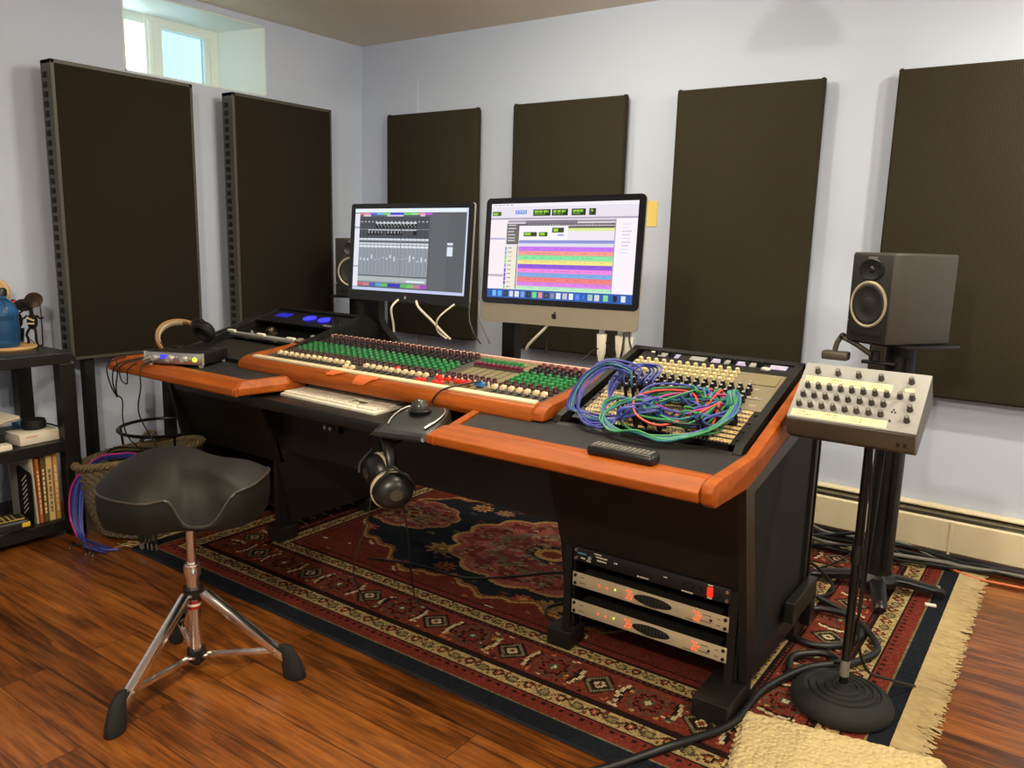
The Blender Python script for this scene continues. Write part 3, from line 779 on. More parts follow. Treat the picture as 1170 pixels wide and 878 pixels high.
# ------------------------------------------------------------------ sloped rack on the right: patchbays, knob mixer, switch unit
MR = xf((-.9075, 1.9, .727), rx=AR)
def on_rack(s): return tuple(MR @ Vector((0, s, 0)))
def knob_mesh(name, m, r, h, top=None, n=10, skirt=1.15):
    k = MB(); k.lathe([(0, 0), (r * skirt, 0), (r * skirt, h * .25), (r, h * .32), (r * .86, h), (0, h)], None, n)
    ms = [m]
    if top is not None:
        k.mat(1); k.cyl((0, 0, h * .98), (0, 0, h * 1.06), r * .62, r * .6, 8); ms.append(top)
    return k, ms
for q in range(4):
    s0 = .03 + q * .0455
    t = thing('patchbay', ['cream jack patchbay lowest on the sloped rack', 'cream jack patchbay second up on the sloped rack', 'cream jack patchbay third up on the sloped rack', 'cream jack patchbay topmost, right below the black knobs'][q], 'patchbay', on_rack(s0), (AR, 0, 0), 'patchbays on the sloped rack')
    MB().box((0, .022, -.002), (.483, .0445, .004)).build('faceplate', M['blackwood'], t, world=False, smooth=False)
    MB().box((0, .022, -.045), (.44, .04, .08)).build('chassis', M['blackmat'], t, world=False, smooth=False)
    for yy in (.0105, .0335):
        MB().box((0, yy, .0015), (.45, .0125, .003), bev=.001).build('label_strip', M['jackstrip'], t, world=False)
    jk = MB()
    for yy in (.001, .0225):
        for k in range(48): jk.cyl((-.22 + k * .0094, yy + .0005, 0), (-.22 + k * .0094, yy + .0005, .0018), .0032, .0028, 8)
    jo = jk.build('jack_field', M['steel'], t, world=False); jo['kind'] = 'stuff'
    tx = MB(); rnd = random.Random(q)
    for yy in (.0105, .0335):
        for k in range(24):
            for j in range(3): tx.box((-.218 + k * .0188 + j * .004, yy + rnd.uniform(-.002, .002), .0032), (.0028, rnd.uniform(.003, .006), .0003))
    tx.build('printing', mat('strip_print', rgb(120, 92, 60), .7) if q == 0 else bpy.data.materials['strip_print'], t, world=False, smooth=False)
    for x in (-.235, .235): MB().cyl((x, .022, 0), (x, .022, .004), .005, .004, 10).build('screw', M['blackk'], t, world=False)
# mixer with three rows of black knobs and three of pale gold knobs
t = thing('rack_mixer', 'tan rack line mixer with black and pale gold knob rows above the patchbays', 'mixer', on_rack(.214), (AR, 0, 0))
MB().box((0, .112, -.002), (.483, .224, .004)).build('faceplate', M['racktan'], t, world=False, smooth=False)
MB().box((0, .112, -.05), (.44, .2, .09)).build('chassis', M['blackmat'], t, world=False, smooth=False)
first = None; gfirst = None
for r in range(5):
    for k in range(16):
        x = -.222 + k * .0262 + (r % 2) * .004; y = .016 + r * .024
        if first is None:
            kb, ms = knob_mesh('rotary_knob', M['blackk'], .0075, .02, M['lidgrey']); first = kb.build('rotary_knob', ms, t, world=False); first.location = (x, y, 0); first['label'] = 'small black rotary knob with pale top'
        else: copy_part(first, t, (x, y, 0))
for r in range(4):
    for k in range(13):
        x = -.215 + k * .0262; y = .138 + r * .024
        if gfirst is None:
            kb, ms = knob_mesh('trim_knob', M['goldk'], .0075, .016, M['cream']); gfirst = kb.build('trim_knob', ms, t, world=False); gfirst.location = (x, y, 0); gfirst['label'] = 'pale gold trim knob'
        else: copy_part(gfirst, t, (x, y, 0))
MB().box((.195, .18, .0015), (.07, .06, .003), bev=.002).build('meter_plate', M['olive'], t, world=False)
MB().box((.19, .065, .0015), (.06, .004, .002)).build('silver_strip', M['lidgrey'], t, world=False)
tx = MB()
for k in range(60):
    rnd = random.Random(k); tx.box((rnd.uniform(-.22, .22), .028 + .024 * rnd.randrange(8), .0004), (rnd.uniform(.006, .014), .0018, .0006))
tx.build('printing', M['cream'], t, world=False, smooth=False)
# switch unit on top
t = thing('switcher', 'narrow rack unit with black toggles and lilac labels along the rack top', 'audio gear', on_rack(.44), (AR, 0, 0))
MB().box((0, .036, -.002), (.483, .07, .004)).build('faceplate', M['black'], t, world=False, smooth=False)
MB().box((0, .036, -.05), (.44, .06, .09)).build('chassis', M['blackmat'], t, world=False, smooth=False)
lil = mat('lilac_label', rgb(170, 164, 196), .5)
for k, (x, w) in enumerate(((-.17, .028), (-.12, .014), (-.05, .05), (.01, .028), (.045, .016), (.09, .03), (.125, .02), (.2, .05))):
    MB().box((x, .046, .0012), (w, .026, .0024)).build('label_plate', lil if k % 2 else M['lidgrey'], t, world=False, smooth=False)
tf = None
for x in (-.19, -.178, -.145, -.132, -.01, .028, .06, .072, .105, .14, .152):
    if tf is None:
        tg = MB(); tg.box((0, 0, .009), (.007, .012, .018), bev=.0015); tf = tg.build('toggle', M['blackk'], t, world=False); tf.location = (x, .046, 0)
    else: copy_part(tf, t, (x, .046, 0))
MB().sphere((.17, .022, .004), .011, (1.4, .8, .7)).build('jog_dial', M['alu'], t, world=False)
MB().box((-.2, .058, .002), (.03, .008, .004), bev=.001).build('silver_badge', M['white'], t, world=False)

# ------------------------------------------------------------------ mixing console
AC = math.atan2(.047, .35)
con = thing('mixing_console', 'large analog mixing console with green knob rows and cream faders', 'mixer', (-1.88, 1.9, .757), (AC, 0, 0))
x0, x1 = -.655, .63
MB().prism([(-.018, -.05), (-.018, 0), (.375, 0), (.375, -.085), (.1, -.075)], 'x', x0, x1).build('chassis', M['panelgrey'], con, world=False, smooth=False)
MB().box(((x0 + x1) / 2, -.002, .010), (x1 - x0, .024, .008), bev=.0015).build('scribble_strip', M['cream'], con, world=False)
MB().box(((x0 + x1) / 2, .372, .006), (x1 - x0, .01, .012), bev=.001).build('meter_ledge', M['pinkk'], con, world=False)
mp = MB(); mp.box((.3, .2, .0012), (.215, .34, .0024)); mp.build('master_panel', M['olive'], con, world=False, smooth=False)
mp = MB()
for k in range(7): mp.box((.2 + k * .034, .2, .0028), (.003, .33, .0006))
mp.build('module_seam', M['black'], con, world=False, smooth=False)
chans = [(-.59 + k * .0305) for k in range(25)] + [(.43 + k * .0305) for k in range(7)]
sl = MB()
for x in chans + [(.19 + k * .0305) for k in range(8)]: sl.box((x, .035, .0008), (.0035, .075, .0016))
sl.build('fader_slots', M['blackmat'], con, world=False, smooth=False)
LIM = {}
def knobs(name, m, top, r, h, pts, label):
    """the hundred nearest the camera as parts, the rest as one"""
    pts = sorted(pts, key=lambda p: math.hypot(p[0] - 1.88, p[1] + 1.9))
    kb, ms = knob_mesh(name, m, r, h, top)
    f = kb.build(name, ms, con, world=False); f.location = (*pts[0], .001); f['label'] = label
    for p in pts[1:100]: copy_part(f, con, (*p, .001))
    if len(pts) > 100:
        b = MB()
        for p in pts[100:]:
            b.lathe([(0, 0), (r * 1.15, 0), (r * 1.15, h * .25), (r, h * .32), (r * .86, h), (0, h)], Matrix.Translation((*p, .001)), 10)
        o = b.build(name, [m], con, world=False); o['kind'] = 'stuff'; o['label'] = label + 's in the far channels'
G = [(x, y) for x in chans for y in (.158, .185, .212, .239)] + [(.2 + k * .02, .315) for k in range(9)]
knobs('green_knob', M['greenk'], mat('green_knob_tip', rgb(64, 160, 90), .4), .0078, .016, G, 'small green rotary knob')
knobs('maroon_knob', M['maroonk'], mat('maroon_knob_tip', rgb(104, 64, 66), .4), .0078, .016, [(x, y) for x in chans for y in (.1, .129)] + [(.19 + k * .024, .1) for k in range(9)] + [(.19 + k * .024, .129) for k in range(9)], 'small maroon rotary knob')
knobs('black_knob', M['blackk'], M['maroonk'], .0074, .016, [(x, y) for x in chans for y in (.268, .293, .318)], 'small black rotary knob')
knobs('gain_knob', M['maroonk'], M['pinkk'], .009, .02, [(x, .35) for x in chans[:25]], 'maroon gain knob with a pale pink top')
knobs('return_knob', mat('rose_knob', rgb(134, 70, 78), .45), M['maroonk'], .0085, .016, [(x, .345) for x in chans[25:]], 'rose coloured knob')
MB().box((.3, .262, .004), (.2, .02, .008)).build('button_base', M['panelgrey'], con, world=False, smooth=False)
bf = None
for k in range(11):
    x = .207 + k * .0186
    if bf is None:
        b = MB(); b.box((0, 0, .008), (.012, .014, .016), bev=.002); bf = b.build('push_button', mat('plum_button', rgb(112, 34, 62), .4), con, world=False); bf.location = (x, .262, .004)
    else: copy_part(bf, con, (x, .262, .004))
pf = None
for k in range(9):
    if pf is None:
        b = MB(); b.lathe([(0, 0), (.004, 0), (.003, .02), (0, .022)], None, 8); pf = b.build('toggle_pin', M['cream'], con, world=False); pf.location = (.185 + k * .0265, .078, 0)
    else: copy_part(pf, con, (.185 + k * .0265, .078, 0))
def fader_cap(m, name):
    b = MB(); b.box((0, 0, .012), (.0035, .004, .02)); b.prism([(-.010, .008), (-.007, .02), (-.002, .017), (.002, .017), (.007, .02), (.010, .008)], 'x', -.0085, .0085, bev=.0012)
    return b.build(name, m, con, world=False)
ff = fader_cap(M['cream'], 'fader_cap'); ff['label'] = 'cream fader cap'
rnd = random.Random(4)
for i, x in enumerate(chans):
    y = .068 + rnd.uniform(-.003, .003)
    if i in (13, 14): y = .03
    if i == 0: ff.location = (x, y, .001)
    else: copy_part(ff, con, (x, y, .001))
rf = fader_cap(M['redk'], 'fader_cap'); rf['label'] = 'red fader cap'
for i, (x, y) in enumerate(((.155, .02), (.176, .02), (.2, .07), (.222, .055), (.225, .02), (.247, .02), (.246, .062), (.28, .062), (.305, .06), (.327, .064), (-.0, .085))):
    if i == 0: rf.location = (x, y, .001)
    else: copy_part(rf, con, (x, y, .001))
bf2 = fader_cap(M['bluek'], 'fader_cap'); bf2.location = (.362, .068, .001); bf2['label'] = 'blue fader cap'; copy_part(bf2, con, (.38, .066, .001))
# ------------------------------------------------------------------ screens
def canvas(w, h, c):
    a = np.zeros((h, w, 3)); a[:] = c
    def R(u0, v0, u1, v1, col): a[int(round(v0 * h)):max(int(round(v0 * h)) + 1, int(round(v1 * h))), int(round(u0 * w)):max(int(round(u0 * w)) + 1, int(round(u1 * w)))] = col
    return a, R
def daw_edit():
    a, R = canvas(320, 180, (240, 232, 240)); rnd = random.Random(2)
    R(0, 0, 1, .035, (246, 242, 250)); R(0, .035, 1, .155, (234, 228, 240)); R(0, .15, 1, .165, (176, 164, 186))
    for k in range(5): R(.02 + k * .03, .012, .035 + k * .03 + rnd.random() * .01, .024, (190, 186, 196))
    R(.01, .085, .075, .13, (70, 90, 40)); R(.015, .095, .05, .12, (150, 200, 60))
    R(.18, .07, .262, .11, (110, 150, 220));
    for k in range(4): R(.19 + k * .018, .08, .2 + k * .018, .1, (190, 210, 245))
    for u0, u1 in ((.31, .43), (.44, .55), (.575, .67), (.69, .735)):
        R(u0, .065, u1, .135, (40, 48, 34)); R(u0 + .01, .08, u1 - .015, .1, (150, 210, 60)); R(u0 + .01, .108, u1 - .035, .124, (96, 150, 50))
        for k in range(3): R(u0 + (u1 - u0) * (.3 + .25 * k), .065, u0 + (u1 - u0) * (.34 + .25 * k), .135, (40, 48, 34))
    R(.13, .18, 1, .2, (164, 154, 172)); R(.26, .18, .62, .21, (132, 122, 140)); R(.13, .21, .87, .235, (104, 96, 106))
    for k in range(30): R(.28 + k * .019, .215, .284 + k * .019, .23, (206, 200, 212))
    R(0, .17, .115, .9, (250, 240, 244)); R(.0, .36, .115, .375, (180, 176, 214)); R(0, .75, .115, .77, (186, 176, 190))
    R(.125, .21, .215, .43, (112, 106, 108))
    for k in range(6): R(.135, .225 + k * .032, .17 + .03 * rnd.random(), .236 + k * .032, (214, 208, 210))
    R(.215, .24, .56, .4, (250, 246, 252)); R(.25, .3, .345, .345, (56, 70, 40)); R(.255, .308, .3, .336, (150, 210, 60)); R(.36, .3, .42, .345, (56, 70, 40)); R(.365, .308, .4, .336, (150, 210, 60))
    R(.45, .255, .53, .305, (56, 70, 40)); R(.46, .265, .49, .295, (160, 220, 70)); R(.49, .325, .53, .34, (150, 150, 220))
    R(.56, .24, .87, .262, (96, 90, 90)); R(.56, .262, .87, .29, (222, 240, 150)); R(.22, .385, .87, .415, (142, 152, 214)); R(.22, .425, .87, .445, (226, 220, 236))
    bands = [(204, 120, 250), (250, 160, 150), (140, 234, 168), (250, 232, 140), (146, 92, 226), (246, 140, 226), (128, 176, 232), (244, 132, 132), (226, 134, 236), (190, 240, 200)]
    for k, c in enumerate(bands):
        v0 = .45 + k * .0455; R(.22, v0, .862, v0 + .0455, c); R(.22, v0, .862, v0 + .006, tuple(x * .9 for x in c))
        for j in range(26):
            u = .24 + rnd.random() * .6; R(u, v0 + .02, u + .004 + .02 * rnd.random(), v0 + .026, tuple(x * .82 for x in c))
        R(.125, v0 + .004, .205, v0 + .042, (244, 236, 214)); R(.118, v0 + .004, .13, v0 + .042, [(120, 170, 240), (120, 170, 240), (110, 220, 150), (150, 230, 90), (150, 150, 240), (110, 60, 220), (110, 60, 220), (110, 60, 220), (110, 60, 220), (140, 220, 120)][k])
        R(.14, v0 + .012, .17, v0 + .022, (170, 160, 150))
    R(.207, .44, .213, .9, (70, 66, 70)); R(.862, .17, .868, .9, (170, 160, 176)); R(.868, .17, 1, .9, (250, 244, 250))
    for k in range(9): R(.91, .22 + k * .035, .95 + .02 * rnd.random(), .228 + k * .035, (206, 202, 226))
    R(0, .905, 1, 1, (46, 92, 176))
    ic = [(120, 190, 250), (90, 170, 250), (50, 50, 60), (220, 220, 230), (230, 235, 245), (120, 160, 220), (40, 44, 60), (110, 220, 120), (240, 140, 150), (60, 60, 66), (130, 134, 140), (235, 240, 250), (200, 200, 220), (245, 245, 250), (60, 130, 240), (40, 100, 200), (170, 200, 190), (220, 215, 220)]
    for k, c in enumerate(ic): R(.04 + k * .0425, .92, .07 + k * .0425, .985, c); R(.05 + k * .0425, .94, .06 + k * .0425, .965, tuple(min(255, x * .7 + 60) for x in c))
    R(.82, .92, .85, .985, (130, 220, 150)); R(.88, .92, .905, .985, (30, 36, 44)); R(.93, .92, .96, .985, (226, 230, 240))
    return a
def daw_mix():
    a, R = canvas(300, 170, (92, 95, 100)); rnd = random.Random(5)
    R(0, 0, 1, .05, (232, 244, 250)); rb = [(230, 120, 130), (240, 150, 170), (90, 110, 220), (110, 190, 240), (120, 220, 120), (70, 60, 220), (70, 60, 220), (110, 220, 110), (150, 230, 130), (230, 150, 180), (200, 90, 220)]
    for k, c in enumerate(rb): R(.02 + k * .062, .055, .084 + k * .062, .075, c)
    for k, (u0, u1) in enumerate(((.08, .15), (.3, .45), (.6, .64))): R(u0, .075, u1, .095, (214, 200, 226))
    R(0, .06, .045, .96, (232, 232, 244)); R(0, .22, .045, .24, (170, 170, 190)); R(0, .7, .045, .72, (170, 170, 200))
    R(.045, .1, .68, .36, (72, 76, 82)); R(.045, .36, .68, .9, (150, 158, 168)); R(.045, .36, .68, .385, (214, 220, 230)); R(.045, .41, .68, .435, (206, 214, 226)); R(.045, .45, .68, .47, (226, 232, 240)); R(.045, .39, .68, .41, (90, 94, 100))
    R(.2, .165, .57, .18, (206, 214, 222)); R(.2, .18, .57, .235, (24, 26, 28)); R(.125, .25, .57, .262, (196, 204, 214)); R(.12, .262, .27, .315, (22, 24, 26)); R(.3, .262, .45, .315, (22, 24, 26)); R(.54, .262, .575, .315, (22, 24, 26))
    R(.045, .245, .68, .252, (150, 156, 164))
    for k in range(12): R(.21 + k * .03, .19, .222 + k * .03, .2, (170, 176, 180)); R(.222 + k * .03, .212, .234 + k * .03, .222, (170, 176, 180))
    for k in range(10): R(.13 + k * .03 + (.03 if k > 4 else 0), .272, .142 + k * .03 + (.03 if k > 4 else 0), .3, (150, 156, 160))
    for k in range(18):
        u = .05 + k * .035; R(u, .1, u + .004, .36, (50, 54, 60)); R(u + .014, .48, u + .018, .8, (96, 104, 116)); R(u, .36, u + .004, .9, (118, 126, 138)); R(u + .01, .56 + .06 * rnd.random(), u + .024, .59 + .05 * rnd.random(), (206, 214, 224)); R(u + .008, .15, u + .022, .165, (206, 200, 206))
    R(.045, .81, .68, .825, (66, 74, 84)); R(.045, .83, .68, .88, (176, 184, 186)); R(.5, .86, .66, .885, (230, 234, 244))
    for k, c in enumerate(rb): R(.045 + k * .058, .905, .105 + k * .058, .945, tuple(x * .85 for x in c))
    R(.75, .4, .885, .425, (232, 236, 246)); R(.75, .425, .885, .44, (120, 124, 130)); R(.75, .445, .885, .55, (226, 232, 246)); R(.985, 0, 1, 1, (206, 216, 240)); R(0, .965, 1, 1, (196, 206, 240))
    R(.7, .06, .84, .96, (98, 101, 106))
    return a
SC_ROT = Euler((PI / 2, 0, 0)).to_matrix().to_4x4()
def apple_logo(parent, c, s, m):
    b = MB()
    pts = []
    for k in range(48):
        a = 2 * PI * k / 48; x = math.cos(a) * (.42 + .02 * math.cos(2 * a)); z = math.sin(a) * .44
        if z > 0: z -= .1 * math.exp(-(x / .12) ** 2)
        else: z += .05 * math.exp(-(x / .1) ** 2); x *= 1 - .25 * (-z)
        dx, dz = x - .56, z - .06
        q = math.hypot(dx, dz)
        if q < .26: x, z = .56 + dx / q * .26, .06 + dz / q * .26
        pts.append((c[0] + x * s, c[2] + z * s))
    b.prism(pts, 'y', c[1], c[1] - .0012)
    leaf = [(c[0] + (.02 + .22 * u + w * .1 * math.sin(PI * u)) * s, c[2] + (.44 + .22 * u - w * .1 * math.sin(PI * u)) * s) for u, w in [(0, 0), (.25, 1), (.5, 1), (.75, 1), (1, 0), (.75, -1), (.5, -1), (.25, -1)]]
    b.prism(leaf, 'y', c[1], c[1] - .0012)
    return b.build('logo', m, parent, world=False, smooth=False)
# silver all-in-one
im = thing('desktop_computer', 'larger silver chinned monitor showing coloured audio tracks', 'monitor', (-1.502, 2.372, .932), (math.radians(-5), math.radians(-1.2), math.radians(-.6)))
def rr(w, h, r, z0, n=6):
    p = []
    for cx, cz, a0 in ((w / 2 - r, z0 + r, -90), (w / 2 - r, z0 + h - r, 0), (-w / 2 + r, z0 + h - r, 90), (-w / 2 + r, z0 + r, 180)):
        for k in range(n + 1): a = math.radians(a0 + 90 * k / n); p.append((cx + r * math.cos(a), cz + r * math.sin(a)))
    return p
m = MB(); m.prism(rr(.65, .448, .018, 0), 'y', 0, .008)
m.sphere((0, .036, .224), .3, (.98, .11, .7), n=32); m.build('aluminium_case', M['alu_case'] if 'alu_case' in M else M['alu'], im, world=False)
g = MB(); g.prism([p for p in rr(.65, .380, .018, .068) if True], 'y', -.0015, .001); g.build('black_bezel', M['blackgloss'], im, world=False)
painted('screen', .6, .338, daw_edit(), M['screen'], im, M=None, loc=(0, -.0022, .258)).rotation_euler = (PI / 2, 0, 0)
apple_logo(im, (0, 0, .034), .024, M['blackgloss'])
# its arm post
p = thing('monitor_post', 'black post rising behind the mixing console to hold the larger monitor', 'monitor mount', (-1.785, 2.52, .735))
MB().b2(-.03, .03, -.025, .025, 0, .32, .004).build('post', M['black'], p, world=False)
MB().b2(-.08, .08, -.07, .07, 0, .008, .002).build('base_plate', M['black'], p, world=False)
b = MB(); b.b2(-.02, .29, -.03, .0, .26, .3, .004); b.box((.28, -.042, .28), (.1, .02, .1), bev=.003); b.build('arm', M['black'], p, world=False)
# black thin monitor
lm = thing('monitor', 'smaller black framed monitor showing a grey channel mixer window', 'monitor', (-2.265, 2.435, .958), (math.radians(-5), math.radians(-.6), math.radians(1.5)))
m = MB(); m.prism(rr(.652, .402, .012, 0), 'y', 0, .012); m.sphere((0, .034, .2), .29, (1.02, .1, .66), n=32); m.build('case', M['alu'], lm, world=False)
m = MB(); m.prism(rr(.652, .402, .012, 0), 'y', -.0015, .001); m.build('black_bezel', M['blackgloss'], lm, world=False)
painted('screen', .602, .339, daw_mix(), M['screen'], lm, loc=(0, -.0022, .2115)).rotation_euler = (PI / 2, 0, 0)
apple_logo(lm, (0, -.001, .02), .014, M['lidgrey'])
p = thing('monitor_post', 'black flared post behind the outboard rack holding the smaller monitor', 'monitor mount', (-2.557, 2.56, .735))
b = MB(); b.prism([(-.04, 0), (-.04, .34), (.036, .34), (.036, .13), (.06, .09), (.17, .0)], 'y', -.02, .02); b.build('post', M['black'], p, world=False)
b = MB(); b.b2(-.02, .3, -.045, -.02, .27, .31, .004); b.box((.29, -.06, .29), (.1, .04, .1), bev=.003); b.build('arm', M['black'], p, world=False)
MB().b2(-.09, .17, -.05, .05, -.002, .006, .002).build('base_plate', M['black'], p, world=False)

def cord(name, label, pts, r, m, group=None, cat='cable', n=6, sub=6):
    b = MB(); b.tube(pts, r, n, sub=sub); o = b.build(name, m)
    return tag(o, label, cat, group)
# leads hanging from the two monitors
cord('monitor_cable', 'pale lead dropping from the smaller monitor onto the console, leftmost of two', [(-2.28, 2.41, .97), (-2.27, 2.36, .94), (-2.27, 2.37, .88), (-2.275, 2.38, .842)], .0045, M['cablew'])
b_pts = [(-2.19, 2.42, .97), (-2.13, 2.37, .95), (-2.06, 2.36, .91), (-2.0, 2.37, .86), (-1.98, 2.385, .838)]
cord('monitor_cable', 'pale lead sagging to the right from under the smaller monitor', b_pts, .005, M['cablew'])
cord('monitor_cable', 'thin pale lead at the smaller monitor\'s lower right corner', [(-2.0, 2.43, .97), (-2.02, 2.36, .92), (-2.035, 2.37, .87), (-2.0, 2.385, .838)], .0035, M['cablew'])
cord('monitor_cable', 'dark lead sagging between the two monitors', [(-1.93, 2.44, .98), (-1.9, 2.4, .92), (-1.86, 2.38, .87), (-1.83, 2.385, .835)], .003, M['cablek'])
cord('monitor_cable', 'grey lead looping beside the larger monitor\'s post', [(-1.9, 2.46, .99), (-1.85, 2.4, .925), (-1.81, 2.39, .87), (-1.8, 2.4, .836)], .004, M['cablegrey'])
cord('monitor_cable', 'pale lead slanting from under the logo of the larger monitor', [(-1.52, 2.40, .955), (-1.55, 2.375, .91), (-1.6, 2.37, .86), (-1.62, 2.38, .836)], .005, M['cablew'])
cord('monitor_cable', 'dark lead arched on the console behind the pale slanting lead', [(-1.65, 2.37, .83), (-1.62, 2.39, .87), (-1.58, 2.4, .882), (-1.54, 2.39, .87), (-1.53, 2.37, .835)], .003, M['cablek'])
def dongle(x, label, h):
    t = thing('adapter_plug', label, 'adapter', (x, 2.385, .93 - h))
    m = MB(); m.prism([(-.013, 0), (-.006, -.03), (.006, -.03), (.013, 0), (.016, h - .01), (-.016, h - .01)], 'y', -.008, .008, bev=.002); m.build('body', M['white'], t, world=False)
    MB().tube([(0, 0, -.03), (0, -.004, -.05), (0, -.004, -.078)], .0035, 6).build('lead', M['cablew'], t, world=False)
    MB().b2(-.009, .009, -.004, .004, h - .012, h + .012).build('plug', M['steel'], t, world=False)
dongle(-1.315, 'white adapter plug hanging under the larger monitor, single one', .075)
dongle(-1.245, 'white adapter plug hanging under the larger monitor beside black cords', .055)
dongle(-1.215, 'rightmost white adapter plug under the larger monitor', .06)
cord('monitor_cable', 'black cord hanging straight down from the white adapters', [(-1.225, 2.375, .935), (-1.222, 2.36, .88), (-1.23, 2.36, .83)], .0038, M['cablek'])
c2 = cord('monitor_cable', 'black cord with a ferrite bead slanting toward the patchbay rack', [(-1.21, 2.38, .94), (-1.2, 2.37, .9), (-1.17, 2.36, .84), (-1.15, 2.35, .81)], .0035, M['cablek'])
cord('monitor_cable', 'dark cord curling behind the single white adapter', [(-1.29, 2.4, .95), (-1.3, 2.39, .89), (-1.34, 2.37, .86), (-1.36, 2.34, .83)], .003, M['cablek'])
tag(MB().b2(-1.752, -1.7, YB - .004, YB - .0005, 1.3, 1.42).build('sticky_note', M['yellow']), 'yellow note on the back wall peeking out beside the larger monitor', 'note')

# ------------------------------------------------------------------ outboard gear in the left bay
ML = xf((-2.803, 1.94, .742), rx=AL)
def on_l(s, h=0): return tuple(ML @ Vector((0, s, h)))
t = thing('outboard_unit', 'dark mesh fronted rack unit nearest the keyboard in the outboard bay', 'audio gear', on_l(.02), (AL, 0, 0))
MB().box((0, .09, -.03), (.5, .17, .004)).build('faceplate', M['black'], t, world=False, smooth=False)
g = MB()
for k in range(34): g.box((-.21 + k * .0125, .09, -.027), (.004, .15, .003))
for k in range(10): g.box((0, .025 + k * .0145, -.0265), (.44, .003, .003))
g.build('mesh_grille', mat('dull_grille', rgb(58, 52, 42), .6, .3), t, world=False, smooth=False)
t = thing('patch_rail', 'silver bar across the outboard bay', 'audio gear', on_l(.2), (AL, 0, 0))
b = MB(); b.box((0, 0, .0), (.42, .018, .014), bev=.003); b.build('bar', M['alu'], t, world=False)
for x in (-.2, .0, .19): MB().box((x, .0, .01), (.05, .014, .01), bev=.003).build('clamp', M['white'], t, world=False)
MB().box((.225, .012, .004), (.03, .03, .008), bev=.003).build('end_block', M['cablegrey'], t, world=False)
t = thing('outboard_unit', 'glossy black deep rack unit with a big dark dial in the outboard bay', 'audio gear', on_l(.22), (AL, 0, 0))
MB().box((0, .075, -.035), (.5, .14, .006)).build('faceplate', M['blackgloss'], t, world=False, smooth=False)
d = MB(); d.lathe([(0, 0), (.026, 0), (.026, .008), (.02, .012), (.019, .03), (.016, .034), (0, .034)], Matrix.Translation((-.06, .075, -.032)), 24); d.build('dial', mat('dark_chrome', rgb(90, 80, 66), .25, .8), t, world=False)
MB().lathe([(0, 0), (.011, 0), (.009, .016), (0, .017)], Matrix.Translation((.19, .09, -.032)), 14).build('knob', M['alu'], t, world=False)
MB().lathe([(0, 0), (.006, 0), (.005, .01), (0, .011)], Matrix.Translation((-.19, .07, -.032)), 12).build('knob', M['alu'], t, world=False)
t = thing('outboard_unit', 'black rack unit with blue lit windows at the top of the outboard bay', 'audio gear', on_l(.37), (AL, 0, 0))
MB().box((0, .065, -.003), (.5, .13, .006)).build('faceplate', M['blackk'], t, world=False, smooth=False)
MB().box((-.15, .08, .001), (.085, .045, .003), bev=.001).build('blue_display', mat('dim_blue_display', rgb(30, 30, 150), .4, emit=(rgb(40, 36, 190), .55)), t, world=False)
for x in (.03, .125):
    MB().lathe([(0, .002), (.034, .002), (.034, 0)], Matrix.Translation((x, .075, .002)) @ Matrix.Diagonal((1, .8, 1, 1)), 28).build('meter_window', M['ledblue'], t, world=False)
for k in range(3): MB().lathe([(0, 0), (.01, 0), (.008, .014), (0, .015)], Matrix.Translation((.18 + .022 * k, .07 - .02 * (k % 2), 0)), 14).build('knob', M['blackk'], t, world=False)
MB().box((.2, .02, .0), (.05, .012, .004)).build('name_strip', M['cablegrey'], t, world=False)

# ------------------------------------------------------------------ keyboard, trackball, remote, painted light patches on the tray and worktops
KA = math.radians(-1.3)
kb = thing('computer_keyboard', 'white full-size computer keyboard on the black tray', 'keyboard', (-2.045, 1.89, .66), (math.radians(2.5), 0, KA))
m = MB(); m.box((0, 0, .007), (.48, .168, .012), bev=.004); m.build('case', M['white'], kb, world=False)
m = MB(); kw = .0205
rows = [(-.062, [1.5, 1.2, 1.4, 6.3, 1.4, 1.2, 1.5]), (-.037, [2.2] + [1] * 10 + [2.3]), (-.012, [1.8] + [1] * 11 + [1.7]), (.013, [1.5] + [1] * 12 + [1]), (.038, [1] * 13 + [1.5]), (.064, [1.03] * 14)]
for y, ws in rows:
    x = -.232; sc = .297 / sum(ws)
    for w_ in ws: m.box((x + w_ * sc / 2, y, .0155), (w_ * sc - .0018, .0215 if y < .06 else .013, .008), bev=.002); x += w_ * sc
    for k in range(4): m.box((.152 + k * .0215, y, .0155), (.0198, .0215 if y < .06 else .013, .008), bev=.002)
    if y not in (-.012,):
        for k in range(3):
            if y == -.037 and k != 1: continue
            m.box((.077 + k * .0215, y, .0155), (.0198, .0215 if y < .06 else .013, .008), bev=.002)
m.build('keys', M['white'], kb, world=False)
MB().box((.098, -.012, .0135), (.062, .02, .001)).build('logo_plate', M['cablegrey'], kb, world=False)
MB().tube([(-.03, .083, .008), (-.02, .1, .006), (.03, .105, .004), (.07, .1, .004), (.09, .085, .004)], .0022, 6).build('lead', M['cablegrey'], kb, world=False)

